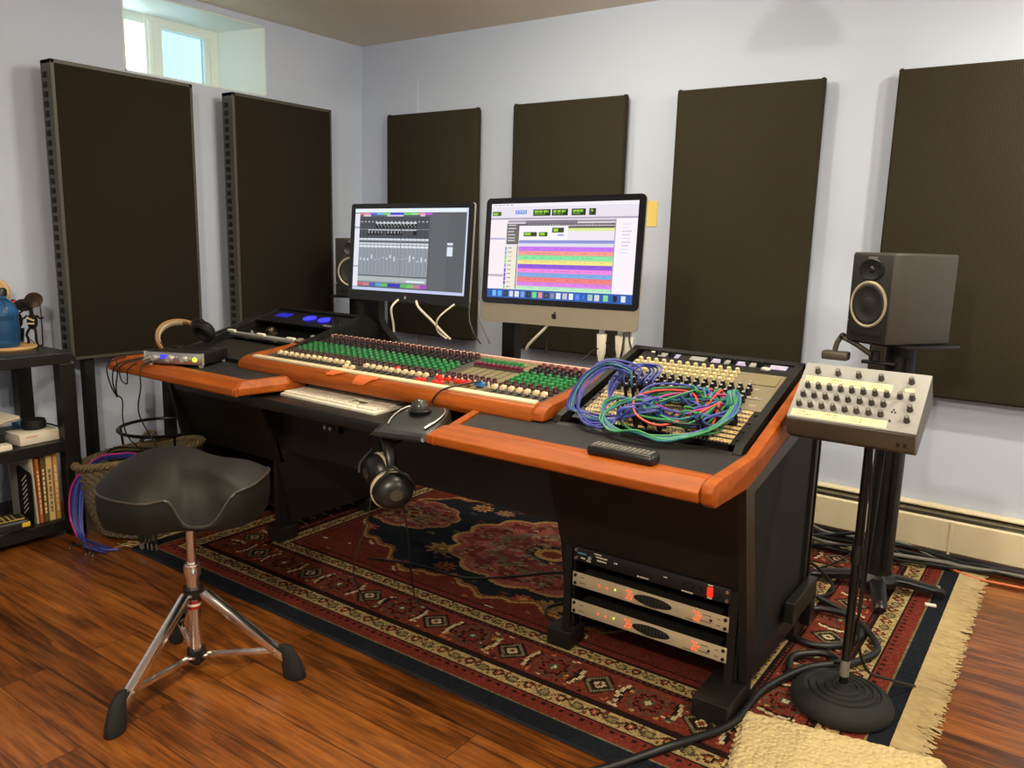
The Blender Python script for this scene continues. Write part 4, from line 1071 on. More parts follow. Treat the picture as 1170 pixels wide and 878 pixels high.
tb = thing('trackball', 'black wedge trackball mouse with grey ball right of the keyboard', 'trackball', (-1.57, 1.728, .66), (0, 0, math.radians(14)))
def tbf(u, v):
    y = -.11 + .225 * v; w = .088 + .012 * math.sin(PI * min(1, v * 1.1)) - .015 * max(0, v - .8) / .2
    x = (u - .5) * 2 * w
    h = .014 + .042 * max(0, (v - .18) / .82) ** .8 + (.0 if v > .02 else -.008)
    e = abs(u - .5) * 2; h *= 1 - .75 * max(0, (e - .82) / .18) ** 2
    if v > .97: h *= .4
    return Vector((x, y, h + .001))
m = MB(); m.grid(tbf, 24, 30)
m.prism([(-.08, -.105), (.08, -.105), (.092, .09), (.08, .112), (-.08, .112), (-.092, .09)], 'z', 0, .012)
m.build('body', M['blackplastic'], tb, world=False)
b = MB()
for sx in (-1, 1): b.tube([(sx * .05, .098, .056), (sx * .07, .06, .05), (sx * .072, .0, .038), (sx * .06, -.05, .027)], .0035, 6)
b.build('silver_trim', M['steel'], tb, world=False)
MB().sphere((-.012, .058, .06), .0275, n=28).build('ball', M['ball'], tb, world=False)
MB().lathe([(.026, 0), (.034, 0), (.036, .004), (.034, .007), (.029, .007)], Matrix.Translation((-.012, .058, .05)), 28).build('scroll_ring', M['blackplastic'], tb, world=False)
cord('trackball_cable', 'thin black lead running from the console front down to the trackball', [(-1.5, 1.96, .79), (-1.55, 1.905, .778), (-1.582, 1.872, .765), (-1.6, 1.852, .74), (-1.6, 1.848, .71), (-1.5, 1.83, .672), (-1.46, 1.79, .664), (-1.49, 1.742, .664)], .0028, M['cablek'])

rc = thing('remote_control', 'long black remote control on the right worktop below the patch cords', 'remote control', (-.85, 1.672, .719), (0, 0, math.radians(1)))
m = MB(); m.box((0, 0, .015), (.178, .048, .028), bev=.011, seg=3); m.build('case', M['blackk'], rc, world=False)
m = MB()
for i in range(13):
    for j in range(4): m.box((-.072 + i * .012, -.0135 + j * .009, .0295), (.008, .006, .003), bev=.001)
m.build('buttons', M['cablegrey'], rc, world=False)
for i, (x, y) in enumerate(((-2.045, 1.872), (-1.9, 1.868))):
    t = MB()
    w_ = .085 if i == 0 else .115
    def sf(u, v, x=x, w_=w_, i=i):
        # orange sheet standing in for a patch of light on the rounded armrest
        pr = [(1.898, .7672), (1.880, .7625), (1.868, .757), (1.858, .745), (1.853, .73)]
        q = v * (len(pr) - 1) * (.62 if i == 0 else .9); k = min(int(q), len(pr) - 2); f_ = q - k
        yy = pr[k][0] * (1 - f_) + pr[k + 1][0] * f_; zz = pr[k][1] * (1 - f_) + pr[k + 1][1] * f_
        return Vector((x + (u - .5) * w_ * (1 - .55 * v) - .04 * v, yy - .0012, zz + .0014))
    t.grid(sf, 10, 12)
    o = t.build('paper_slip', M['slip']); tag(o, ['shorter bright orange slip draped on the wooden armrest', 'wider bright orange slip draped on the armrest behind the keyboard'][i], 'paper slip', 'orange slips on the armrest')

# headphone amplifier on the left worktop
am = thing('headphone_amplifier', 'small black and silver headphone amplifier with green lit button on the left worktop', 'audio gear', (-2.816, 1.793, .719), (0, 0, math.radians(26)))
MB().box((0, .004, .031), (.236, .185, .042), bev=.002).build('case', M['blackwood'], am, world=False)
MB().box((0, -.091, .031), (.24, .006, .044), bev=.0015).build('faceplate', M['steel'], am, world=False)
for x in (-.118, .118): MB().box((x, -.09, .031), (.007, .012, .046), bev=.002).build('corner_post', M['alu'], am, world=False)
for x in (-.1, .105):
    for y in (-.082, .08): MB().cyl((x, y, 0), (x, y, .01), .009, .009, 14).build('foot', M['alu'], am, world=False)
for x, r in ((-.075, .011), (-.012, .013), (.045, .013)):
    k, ms = knob_mesh('knob', M['alu'], r, .018); o = k.build('knob', ms, am, world=False); o.location = (x, -.094, .03); o.rotation_euler = (PI / 2, 0, 0)
MB().box((-.04, -.096, .036), (.026, .003, .014)).build('display', M['ledblue'], am, world=False)
MB().cyl((.088, -.093, .03), (.088, -.098, .03), .009, .008, 16).build('power_button', M['ledgreen'], am, world=False)
for x in (.015, .07): MB().cyl((x, -.093, .036), (x, -.1, .036), .004, .003, 10).build('toggle', M['alu'], am, world=False)
MB().cyl((-.1, -.09, .03), (-.1, -.135, .026), .006, .004, 12).build('jack_plug', M['steel'], am, world=False)

# headphones
def headphones(label, loc, rot, pad, band, inner, sc=(1, 1, 1), cup=1.0, swivel=0.0):
    t = thing('headphones', label, 'headphones', loc, rot)
    t.scale = sc; WM[t.name] = WM[t.name] @ Matrix.Diagonal((*sc, 1))
    R = .088
    def bf(u, v):
        a = PI * (.06 + .88 * u); w = .017 * (1 - .25 * abs(u - .5) * 2)
        r = R + (.005 if .02 < v < .48 else 0) * math.sin(PI * min(1, v / .5))
        r = R + .006 * math.sin(2 * PI * v); y = w * math.cos(2 * PI * v)
        return Vector((-r * math.cos(a), y, .105 + (r * 1.12) * math.sin(a)))
    m = MB(); m.grid(bf, 36, 12); m.build('headband', band, t, world=False)
    m = MB()
    for u0 in (0,):
        m.grid(lambda u, v: Vector((-(R - .008 + .004 * math.sin(2 * PI * v)) * math.cos(PI * (.18 + .64 * u)), .014 * math.cos(2 * PI * v), .105 + (R - .008 + .004 * math.sin(2 * PI * v)) * 1.1 * math.sin(PI * (.18 + .64 * u)))), 28, 10)
    m.build('headband_cushion', inner, t, world=False)
    for s in (-1, 1):
        Mc = xf((s * .082, 0, .06), rz=math.radians(swivel if s < 0 else 0)) @ xf((0, 0, 0), ry=s * PI / 2) @ Matrix.Scale(cup, 4)
        c = MB(); c.lathe([(0, .03), (.018, .03), (.034, .024), (.043, .01), (.045, 0), (.03, -.004), (0, -.004)], Mc, 28); cu = c.build('ear_cup', M['blackplastic'], t, world=False)
        c = MB(); c.lathe([(.024, 0), (.03, -.018), (.038, -.022), (.046, -.016), (.048, -.004), (.044, 0), (.024, 0)], Mc, 28); c.build('ear_pad', pad, t, world=False)
        c = MB(); c.lathe([(.0, .031), (.012, .031), (.014, .034), (0, .034)], Mc, 20); c.build('cap_disc', M['boxdark'], cu, world=False)
        y = MB(); y.tube([(s * .088, .05, .06), (s * .096, .045, .085), (s * .098, .02, .112), (s * .09, 0, .13), (s * .098, -.02, .112), (s * .096, -.045, .085), (s * .088, -.05, .06)], .0035, 6); y.build('yoke', M['blackplastic'], t, world=False)
    return t
headphones('black headphones with pale grey ear pads hanging under the keyboard tray', (-1.636, 1.68, .443), (math.radians(3), 0, math.radians(-34)), M['velour'], M['blackgloss2'], M['blackmat'], (1.25, 1.2, 1.08), 1.12, 105)
hook = MB(); hook.tube([(-1.64, 1.76, .625), (-1.64, 1.73, .615), (-1.637, 1.69, .622), (-1.636, 1.675, .64), (-1.635, 1.66, .652)], .005, 8); hook.build('headphone_hook', M['black'], desk)
zl = Vector((-.80, -.42, .42)).normalized(); xl = Vector((-.15, .86, .55)); xl = (xl - zl * xl.dot(zl)).normalized(); yl = zl.cross(xl)
headphones('headphones with tan headband lying beside the headphone amplifier', (-2.86, 1.9, .752), Matrix((xl, yl, zl)).transposed().to_euler(), M['blackmat'], M['tan'], M['velour'])
# cords
cord('headphone_cable', 'thin black headphone cord hanging below the hung headphones, left strand', [(-1.72, 1.7, .45), (-1.72, 1.68, .36), (-1.73, 1.63, .22), (-1.74, 1.68, .1), (-1.76, 1.75, .03), (-1.8, 1.85, .018)], .0022, M['cablek'])
cord('headphone_cable', 'thin black headphone cord hanging below the hung headphones, right strand', [(-1.54, 1.65, .46), (-1.54, 1.67, .36), (-1.57, 1.72, .2), (-1.62, 1.8, .08), (-1.6, 1.88, .018)], .0022, M['cablek'])
cord('cable', 'black cable lying across the rug from under the tray to the rack pedestal', [(-2.1, 2.05, .018), (-1.9, 2.12, .018), (-1.7, 2.14, .018), (-1.55, 2.28, .018), (-1.45, 2.4, .018), (-1.25, 2.5, .018)], .0045, M['cablek'])
cord('cable', 'black cable loop on the rug beside the preamp pedestal', [(-1.1, 2.3, .06), (-1.22, 2.28, .02), (-1.3, 2.2, .018), (-1.33, 2.12, .018), (-1.27, 2.06, .018), (-1.2, 2.1, .018), (-1.22, 2.2, .02), (-1.1, 2.35, .04)], .0045, M['cablek'])
for pts, lb in (([(-3.02, 1.66, .735), (-3.06, 1.638, .722), (-3.08, 1.618, .70), (-3.082, 1.615, .66), (-3.07, 1.63, .59), (-3.05, 1.65, .56), (-3.045, 1.645, .48), (-3.03, 1.66, .4), (-2.98, 1.72, .33), (-2.95, 1.8, .31)], 'black cord hanging over the left worktop corner, longest strand'),
                ([(-2.93, 1.7, .74), (-2.98, 1.64, .725), (-3.03, 1.618, .70), (-3.052, 1.618, .64), (-3.05, 1.63, .575), (-3.03, 1.618, .62), (-3.01, 1.618, .69), (-3.04, 1.63, .724)], 'black cord looped over the left worktop corner'),
                ([(-2.9, 1.7, .74), (-2.95, 1.63, .724), (-2.99, 1.616, .70), (-2.985, 1.616, .655), (-2.96, 1.622, .64), (-2.94, 1.616, .66), (-2.935, 1.618, .70), (-2.91, 1.64, .724)], 'short black cord loop drooping over the worktop edge'),
                ([(-2.86, 1.69, .74), (-2.85, 1.63, .724), (-2.845, 1.614, .70), (-2.85, 1.616, .64), (-2.9, 1.63, .56), (-2.92, 1.65, .5), (-2.88, 1.67, .42), (-2.87, 1.7, .36), (-2.9, 1.76, .32), (-2.94, 1.8, .31)], 'black cord hanging below the left worktop, nearest the amplifier')):
    cord('headphone_cable', lb, pts, .0028, M['cablek'])

# ------------------------------------------------------------------ patch cords heaped on the right rack
def RP(x, s, h): return MR @ Vector((x + .9075, s, h))
PC = {'blue': M['blue_c'], 'navy': M['navy_c'], 'green': M['green_c'], 'teal': M['teal_c'], 'red': M['red_c'], 'purple': M['purple_c'], 'black': M['cablek']}
def patch_cord(col, a, b, mid, label):
    """from plug a to plug b (x, s) through the loop points mid (x, s, h)"""
    t = thing('patch_cable', label, 'patch cord', RP(a[0], a[1], 0), group='patch cords heaped on the sloped rack')
    pts = [RP(a[0], a[1], .045), RP(a[0], a[1] - .005, .065)] + [RP(*p) for p in mid] + [RP(b[0], b[1] - .005, .065), RP(b[0], b[1], .045)]
    m = MB(); m.tube(pts, .0031, 6, sub=5); m.build('cord', PC[col], t)
    for q in (a, b):
        m = MB(); m.cyl(RP(q[0], q[1], .001), RP(q[0], q[1], .008), .0026, .0026, 8); m.cyl(RP(q[0], q[1], .008), RP(q[0], q[1], .046), .0052, .0045, 8); m.build('plug', M['blackk'], t)
rnd = random.Random(11)
def loop(cx, cs, rx, rs, a0, a1, h0, h1, n=7, jit=.012, hj=.008):
    out = []
    for k in range(n):
        q = k / (n - 1); a = math.radians(a0 + (a1 - a0) * q)
        out.append((cx + rx * math.cos(a) + rnd.uniform(-jit, jit), cs + rs * math.sin(a) + rnd.uniform(-jit, jit), max(.012, h0 + (h1 - h0) * math.sin(PI * q) + rnd.uniform(-hj, hj))))
    return out
sj = [.0315, .053, .077, .0985, .1225, .144, .168, .1895]
# bundle of blue cords arching over the left edge of the rack
for k in range(9):
    x0 = -1.045 + .012 * (k % 4); s0 = .168 + .0215 * (k % 2)
    col = ['blue', 'navy', 'blue', 'blue', 'navy', 'blue', 'teal', 'blue', 'navy'][k]
    e = (-.92 + rnd.uniform(-.08, .05), sj[rnd.randrange(4)])
    o = k * .005
    mid = [(x0 - .012, s0 + .012, .078 + o * .5), (-1.095 - o * .3, s0 + .005, .092 + o * .5), (-1.13 - o * .5, s0 - .06, .07 + o * .5), (-1.13 - o * .4, .06 - o, .04), (-1.1, .0 + o * .6, .025), (-1.045, -.035 + o, .02 + o * .3), (-.99, -.015 + o, .03), (e[0] - .03, e[1] - .02, .06)]
    mid = [(a + rnd.uniform(-.006, .006), b + rnd.uniform(-.006, .006), c) for a, b, c in mid]
    patch_cord(col, (x0, s0), e, mid, {'blue': 'blue patch cord in the bundle arching off the rack\'s left edge', 'navy': 'navy patch cord in the bundle arching off the rack\'s left edge', 'teal': 'teal patch cord in the bundle arching off the rack\'s left edge'}[col])
# second low blue arch in the middle
for k in range(4):
    x0 = -1.0 + .012 * k; e = (-1.03 + .014 * k, .168)
    mid = [(x0 + .005, .235, .07 + .006 * k), (-1.02 - .01 * k, .23, .085), (-1.06 - .01 * k, .17, .06), (-1.065, .1, .03), (-1.05, .03, .03), (-1.0, .0, .03), (-.96, .05, .05)]
    patch_cord('blue' if k % 2 else 'navy', (x0, .19), (-.94 + .01 * k, .0985), mid, ['navy patch cord in the low arch behind the front heap', 'blue patch cord in the low arch behind the front heap'][k % 2])
# big tangled coil
cols = ['green', 'green', 'blue', 'green', 'black', 'red', 'navy', 'green', 'teal', 'black', 'green', 'blue', 'navy', 'green', 'black', 'purple', 'teal', 'green', 'red', 'blue']
for k, col in enumerate(cols):
    a = (-.79 + rnd.uniform(-.03, .07), sj[rnd.randrange(8)]); b = (-.82 + rnd.uniform(-.03, .12), sj[rnd.randrange(3, 8)])
    if col == 'red': a = (-.8 + .02 * k / 10, .19); b = (-.74, .12)
    cx, cs = -.855 + rnd.uniform(-.035, .035), .1 + rnd.uniform(-.04, .035)
    rx, rs = rnd.uniform(.07, .15), rnd.uniform(.05, .1)
    turns = rnd.choice([270, 330, 420, 560])
    st = rnd.uniform(-20, 60)
    mid = loop(cx, cs, rx, rs, st, st + turns, .018 + .0016 * k, .022 + .002 * k, n=max(7, turns // 45))
    patch_cord(col, a, b, mid, f'{col} patch cord coiled in the heap over the patchbays')
for k, col in enumerate(['teal', 'green', 'blue', 'green', 'teal', 'green']):
    a = (-1.02 + .015 * k, .075); b = (-.72 + .004 * k, .1225)
    mid = [(-1.05 + .01 * k, .05, .05), (-1.03, .0, .035), (-.97, -.035 - .004 * k, .03), (-.9, -.045 - .003 * k, .028 + .004 * k), (-.82, -.03 - .005 * k, .03), (-.75, .02 - .004 * k, .035), (-.705 + .005 * (k % 3), .08, .05), (-.705, .13 + .008 * k, .07), (-.72, .15, .085)]
    patch_cord(col, a, b, [(p + rnd.uniform(-.008, .008), q + rnd.uniform(-.008, .008), h) for p, q, h in mid], f'{col} patch cord sweeping along the rack\'s front lip')

# ------------------------------------------------------------------ loudspeakers and stands
def speaker(label, loc, rz):
    t = thing('studio_speaker', label, 'loudspeaker', loc, (0, 0, rz), 'studio speakers on stands')
    w_, d_, h_ = .198, .27, .298
    m = MB(); m.prism([(-w_ / 2, -d_ * .28), (-w_ / 2 + .004, -d_ / 2 + .03), (-w_ / 2 + .012, -d_ / 2), (w_ / 2 - .012, -d_ / 2), (w_ / 2 - .004, -d_ / 2 + .03), (w_ / 2, -d_ * .28), (w_ / 2, d_ / 2), (-w_ / 2, d_ / 2)], 'z', 0, h_, bev=.007, seg=3)
    m.build('cabinet', M['spk'], t, world=False)
    F = xf((0, -d_ / 2 - .0005, 0), rx=PI / 2)
    def fr(x, z): return xf((x, -d_ / 2 - .0005, z), rx=PI / 2)
    m = MB(); m.prism([(-w_ / 2 + .014, .008), (w_ / 2 - .014, .008), (w_ / 2 - .014, h_ - .008), (-w_ / 2 + .014, h_ - .008)], 'y', -d_ / 2 - .001, -d_ / 2 + .004, bev=.001); m.build('baffle', M['spkface'], t, world=False)
    m = MB(); m.lathe([(.068, .0), (.0775, 0), (.0775, .004), (.073, .006), (.068, .004)], fr(0, .128), 40); m.build('trim_ring', M['spkring'], t, world=False)
    m = MB(); m.lathe([(0, .004), (.022, .003), (.026, .001), (.052, .0035), (.058, .007), (.066, .006), (.07, .002)], fr(0, .128) @ Matrix.Translation((0, 0, -.0008)), 40); m.build('woofer', M['cone'], t, world=False)
    m = MB(); m.lathe([(0.014, .001), (.02, .0015), (.04, .004), (.046, .0055), (.05, .004), (.05, .001)], fr(0, .243) @ Matrix.Diagonal((1.05, .72, 1, 1)), 36); m.build('waveguide', M['blackplastic'], t, world=False)
    m = MB(); m.sphere((0, -d_ / 2 - .002, .243), .0125, (1, .5, 1)); m.build('tweeter', M['chrome_dark'], t, world=False)
    m = MB(); m.box((0, -d_ / 2 - .0015, .03), (.13, .002, .018), bev=.001); m.build('port_slot', M['blackmat'], t, world=False)
    m = MB()
    for k, c in enumerate('||||||'): m.box((-.016 + k * .0064, -d_ / 2 - .002, .282), (.0042, .001, .005))
    m.build('badge', M['lidgrey'], t, world=False)
    MB().cyl((-.082, -d_ / 2 - .001, .068), (-.082, -d_ / 2 - .003, .068), .0028, .0028, 8).build('led', M['spkring'], t, world=False)
    return t
M['spk'] = mat('speaker_vinyl_wrap', rgb(54, 49, 41), .5, vary=(60, .06)); M['spkface'] = mat('speaker_baffle', rgb(38, 36, 33), .5)
M['spkring'] = mat('pale_trim_ring', rgb(190, 176, 148), .4, .3); M['cone'] = mat('woofer_cone', rgb(30, 28, 27), .6); M['chrome_dark'] = mat('tweeter_dome', rgb(70, 66, 62), .25, .7)
def stand(label, loc, rz, hgt, legrz):
    t = thing('speaker_stand', label, 'speaker stand', loc, (0, 0, 0), 'speaker stands beside the desk')
    MB().box((0, 0, hgt - .005), (.25, .25, .01), bev=.004, rz=rz).build('top_plate', M['blackgloss2'], t, world=False)
    m = MB(); m.cyl((0, 0, .05), (0, 0, hgt - .01), .05, .05, 28); m.build('column', M['black'], t, world=False)
    m = MB(); m.box((.035, -.055, hgt / 2 + .02), (.018, .012, hgt - .14), bev=.003); m.build('cable_channel', M['blackmat'], t, world=False)
    m = MB(); m.lathe([(.052, .03), (.075, .03), (.075, .05), (.06, .062), (.052, .07)], None, 28); m.build('collar', M['blackgloss2'], t, world=False)
    for k in range(4):
        a = legrz + k * PI / 2; d = Vector((math.cos(a), math.sin(a), 0)); n = Vector((-math.sin(a), math.cos(a), 0))
        q = bmesh.new(); prev = None
        for r_, z1, w_, z0 in ((.03, .062, .03, .03), (.1, .058, .026, .03), (.19, .042, .022, .018), (.215, .038, .02, .014), (.228, .028, .016, .014)):
            row = [q.verts.new(d * r_ + n * s * w_ + Vector((0, 0, z))) for s, z in ((-1, z0), (-1, z1 - .008), (-.6, z1), (.6, z1), (1, z1 - .008), (1, z0))]
            if prev:
                for i in range(6): q.faces.new((prev[i], row[i], row[(i + 1) % 6], prev[(i + 1) % 6]))
            else: q.faces.new(row[::-1])
            prev = row
        q.faces.new(prev); bmesh.ops.recalc_face_normals(q, faces=q.faces)
        m = MB(); m._add(q); lg = m.build('leg', M['blackgloss2'], t, world=False)
        m = MB(); p0 = d * .205; m.cyl((p0.x, p0.y, 0.0), (p0.x, p0.y, .02), .014, .014, 12); m.build('rubber_foot', M['rubber'], lg, world=False)
        m = MB(); m.cyl((p0.x, p0.y, .036), (p0.x, p0.y, .045), .007, .006, 10); m.build('level_screw', M['chrome'], lg, world=False)
    return t
stand('black column speaker stand with four-arm base right of the desk', (-.488, 3.01, .012), math.radians(-32), .905, math.radians(16))
speaker('dark studio speaker right of the desk in front of a fabric panel', (-.508, 2.985, .918), math.radians(-33))
stand('black speaker stand mostly hidden behind the outboard rack', (-3.19, 3.065, .012), math.radians(32), .893, math.radians(40))
speaker('dark studio speaker peeking out from behind the smaller monitor', (-3.185, 3.06, .906), math.radians(33))
# folded grey arm with a box on it, clamped to the stand
t = thing('folding_bracket', 'folded grey arm with box head clamped under the right speaker', 'bracket', (-.55, 2.95, .84))
for p, r in (([(-.672, 2.94, .925), (-.685, 2.94, .9), (-.69, 2.94, .872)], .009), ([(-.665, 2.935, .922), (-.62, 2.94, .9), (-.575, 2.945, .872), (-.555, 2.95, .86)], .009)):
    m = MB(); m.tube(p, r, 10); m.build('arm_tube', M['cablegrey2'], t)
MB().box((-.684, 2.935, .857), (.088, .05, .03), bev=.006).build('box_head', M['cablegrey2'], t)
MB().cyl((-.555, 2.93, .855), (-.555, 2.93, .885), .016, .014, 14).build('clamp_knob', M['black'], t)
MB().sphere((-.668, 2.938, .926), .012).build('joint', M['black'], t)
MB().b2(-.6, -.49, 2.935, 2.96, .838, .85, .003).build('clamp_plate', M['black'], t)

# ------------------------------------------------------------------ mixer box on a round-base stand
st = thing('microphone_stand', 'black straight stand with domed ridged round base in front of the speaker stand', 'stand', (-.397, 2.145, .012))
m = MB(); prof = [(0, .0), (.118, 0), (.13, .006), (.132, .02), (.122, .038), (.1, .05)]
for k in range(4):
    r_ = .098 - k * .02; prof += [(r_, .051 + k * .003), (r_ - .004, .047 + k * .003), (r_ - .01, .047 + k * .003), (r_ - .013, .053 + k * .003)]
prof += [(.02, .062), (.016, .07), (0, .07)]
m.lathe(prof, None, 56); m.build('base', M['rubber'], st, world=False)
MB().cyl((0, 0, .06), (0, 0, .745), .0115, .0115, 16).build('pole', M['blackgloss2'], st, world=False)
MB().cyl((0, 0, .09), (0, 0, .135), .0122, .0122, 16).build('paper_band', M['cablegrey'], st, world=False)
MB().cyl((0, 0, .41), (0, 0, .46), .0165, .015, 16).build('height_clutch', M['black'], st, world=False)
AB = math.radians(39)
bx = thing('monitor_controller', 'sloped grey mixer box with taped labels on the black stand', 'mixer', (-.4315, 2.05, .803), (AB, 0, 0))
# body in world space: dark case below the sloped face
m = MB(); m.prism([(2.046, .801), (2.05, .804), (2.2, .9255), (2.212, .9225), (2.275, .845), (2.1, .742), (2.062, .756)], 'x', -.583, -.281, bev=.004); m.build('case', M['boxdark'], bx)
m = MB(); m.box((0, .0965, .001), (.302, .193, .004), bev=.0015); m.build('faceplate', M['lidgrey'], bx, world=False)
def fp(u, v, h=.003): return (-.149 + .298 * u, .193 * (1 - v), h)
kf = None
def smallknob(u, v):
    global kf
    if kf is None:
        kb_, ms = knob_mesh('rotary_knob', M['knobgrey'], .0068, .017, M['cablegrey']); kf = kb_.build('rotary_knob', ms, bx, world=False); kf.location = fp(u, v)
    else: copy_part(kf, bx, fp(u, v))
for u in (.115, .285, .455, .635, .87): smallknob(u, .165)
for k in range(10): smallknob(.075 + k * .0915 + (.01 if k > 7 else 0), .44)
for k in range(8): smallknob(.065 + k * .0925, .605)
for k in range(8): smallknob(.06 + k * .0935, .775)
smallknob(.915, .63); smallknob(.915, .815)
def tape(u0, u1, v0, v1, seed, reds):
    W_, H_ = 150, 22; a = np.zeros((H_, W_, 3)); a[:] = (240, 222, 170); r_ = random.Random(seed)
    for gi in range(4 if seed == 1 else 3):
        x = int(W_ * (.06 + gi * (.245 if seed == 1 else .3)))
        for line in range(2):
            yy = 6 + line * 8
            for j in range(r_.randint(9, 16)):
                hh = r_.randint(1, 4); c = (186, 70, 50) if (line == 1 and reds and gi < 2) else (96, 78, 58)
                xx = x + 1 + j * 1.6 + r_.random(); a[max(0, yy - hh // 2):yy + (hh + 1) // 2, int(xx) % W_:(int(xx) % W_) + 1] = c
        a[:, min(W_ - 1, x - 3)] = (190, 166, 116)
    c0 = fp((u0 + u1) / 2, (v0 + v1) / 2, .0036)
    o = painted('label_tape', .298 * (u1 - u0), .193 * (v1 - v0), a, M['printed'], bx, loc=c0); o['label'] = 'masking tape strip with handwriting'
tape(.03, .74, .245, .375, 1, False); tape(.02, .78, .855, .975, 2, True)
MB().box(fp(.87, .3), (.022, .01, .0008)).build('label_tape', M['tape'], bx, world=False)
ld = MB()
for u, v in ((.8, .66), (.79, .7), (.815, .7), (.79, .84), (.795, .855)): ld.cyl(fp(u, v, .002), fp(u, v, .0055), .0022, .002, 8)
ld.build('indicator_dots', M['blackk'], bx, world=False)
jk = MB()
for x in (-.318, -.302): jk.cyl((x, 2.056, .772), (x, 2.05, .771), .004, .004, 10)
jk.build('jack_sockets', M['blackk'], bx)
# cords down the stand
cord('cable', 'black cord strung down the round-base stand', [(-.385, 2.1, .76), (-.378, 2.128, .6), (-.376, 2.135, .4), (-.374, 2.14, .24), (-.35, 2.18, .12), (-.3, 2.26, .07), (-.25, 2.36, .022)], .004, M['cablek'])
cord('cable', 'black cord looping behind the round-base stand to the floor', [(-.37, 2.2, .78), (-.37, 2.175, .55), (-.38, 2.17, .3), (-.4, 2.2, .14), (-.45, 2.3, .05), (-.5, 2.42, .022)], .0045, M['cablek'])
# ------------------------------------------------------------------ drum throne
th = thing('drum_throne', 'black saddle drum throne on chrome double-braced tripod in the foreground', 'stool', (-1.927, 1.211, 0))
SD = math.radians(33)                    # direction of the nose of the seat
Ms = xf((-1.945, 1.198, .472), rz=SD)
def seat_r(a):
    c, s = math.cos(a), math.sin(a)
    back = .205 / (abs(c) ** 2.6 + abs(s / 1.02) ** 2.6) ** (1 / 2.6)
    # nose half narrows to a waist, then a rounded nose
    w = max(0, math.cos(a))
    nose = .245 / (abs(c) ** 3.2 + abs(s / .70) ** 3.2) ** (1 / 3.2)
    k = max(0, min(1, (c + .15) / .5)); k = k * k * (3 - 2 * k)
    r = back * (1 - k) + nose * k
    waist = math.exp(-((abs(a) - .93) / .3) ** 4)
    return r * .925 * (1 - .05 * waist), waist
def seat_top(t, a):
    r, wst = seat_r(a)
    c = math.cos(a)
    H = .084 + .012 * max(0, -c) + .02 * max(0, c)         # height of the rim band
    H0 = H; H *= 1 - .86 * wst
    dome = .166 - .016 * t * c - .012 * math.exp(-((c * t * r / .2 - .5) / .3) ** 2)
    z = dome + (H0 - dome) * (.4 * t ** 2 + .6 * t ** 4) - (H0 - H) * t ** 6
    return r * t, z, H
m = MB(); NU, NV = 96, 22
def sf(u, v):
    a = 2 * PI * u - PI; r, z, H = seat_top(v, a); return Ms @ Vector((r * math.cos(a), r * math.sin(a), z))
m.grid(sf, NU, NV)
def sside(u, v):
    a = 2 * PI * u - PI; r, z, H = seat_top(1, a); bul = .006 * math.sin(PI * v); zz = H * (1 - v)
    rr_ = (r + bul) * (1 - .03 * v); return Ms @ Vector((rr_ * math.cos(a), rr_ * math.sin(a), zz))
m.grid(sside, NU, 8)
m.grid(lambda u, v: Ms @ Vector((seat_r(2 * PI * u - PI)[0] * .97 * (1 - v) * math.cos(2 * PI * u - PI), seat_r(2 * PI * u - PI)[0] * .97 * (1 - v) * math.sin(2 * PI * u - PI), 0)), NU, 3)
seat = m.build('seat', M['vinyl'], th, ang=60)
pp = MB(); pts = []
for k in range(96):
    a = 2 * PI * k / 96 - PI; r, z, H = seat_top(1, a); pts.append(Ms @ Vector(((r + .002) * math.cos(a), (r + .002) * math.sin(a), max(.006, H))))
pp.tube(pts, .0032, 6, closed=True, smooth=False); pp.build('piping', M['piping'], seat)
m = MB(); m.cyl((-1.927, 1.211, .455), (-1.927, 1.211, .475), .05, .06, 20); m.cyl((-1.927, 1.211, .43), (-1.927, 1.211, .457), .022, .026, 16); m.build('seat_bracket', M['steel'], th)
c = (-1.927, 1.211)
MB().cyl((*c, .2), (*c, .46), .0125, .0125, 20).build('post', M['chrome'], th)
m = MB(); m.cyl((*c, .045), (*c, .3), .0175, .0175, 20); m.build('tube', M['chrome'], th)
m = MB(); m.cyl((*c, .288), (*c, .318), .023, .023, 20); m.cyl((*c, .318), (*c, .324), .019, .019, 20)
m.cyl((c[0] + .02, c[1] - .01, .304), (c[0] + .045, c[1] - .024, .304), .006, .005, 10); m.build('memory_lock', M['chrome'], th)
m = MB(); m.cyl((*c, .222), (*c, .25), .027, .027, 20); m.build('leg_collar', M['black'], th)
m = MB(); m.cyl((*c, .19), (*c, .214), .0195, .0195, 20); o = m.build('maker_band', mat('red_band', rgb(150, 30, 26), .4), th); o['label'] = 'red and white maker band'
m = MB(); m.cyl((*c, .199), (*c, .206), .0198, .0198, 20); m.build('band_stripe', M['white'], o)
m = MB(); m.cyl((*c, .03), (*c, .066), .025, .025, 20); m.cyl((*c, .018), (*c, .034), .012, .012, 14); m.build('brace_collar', M['black'], th)
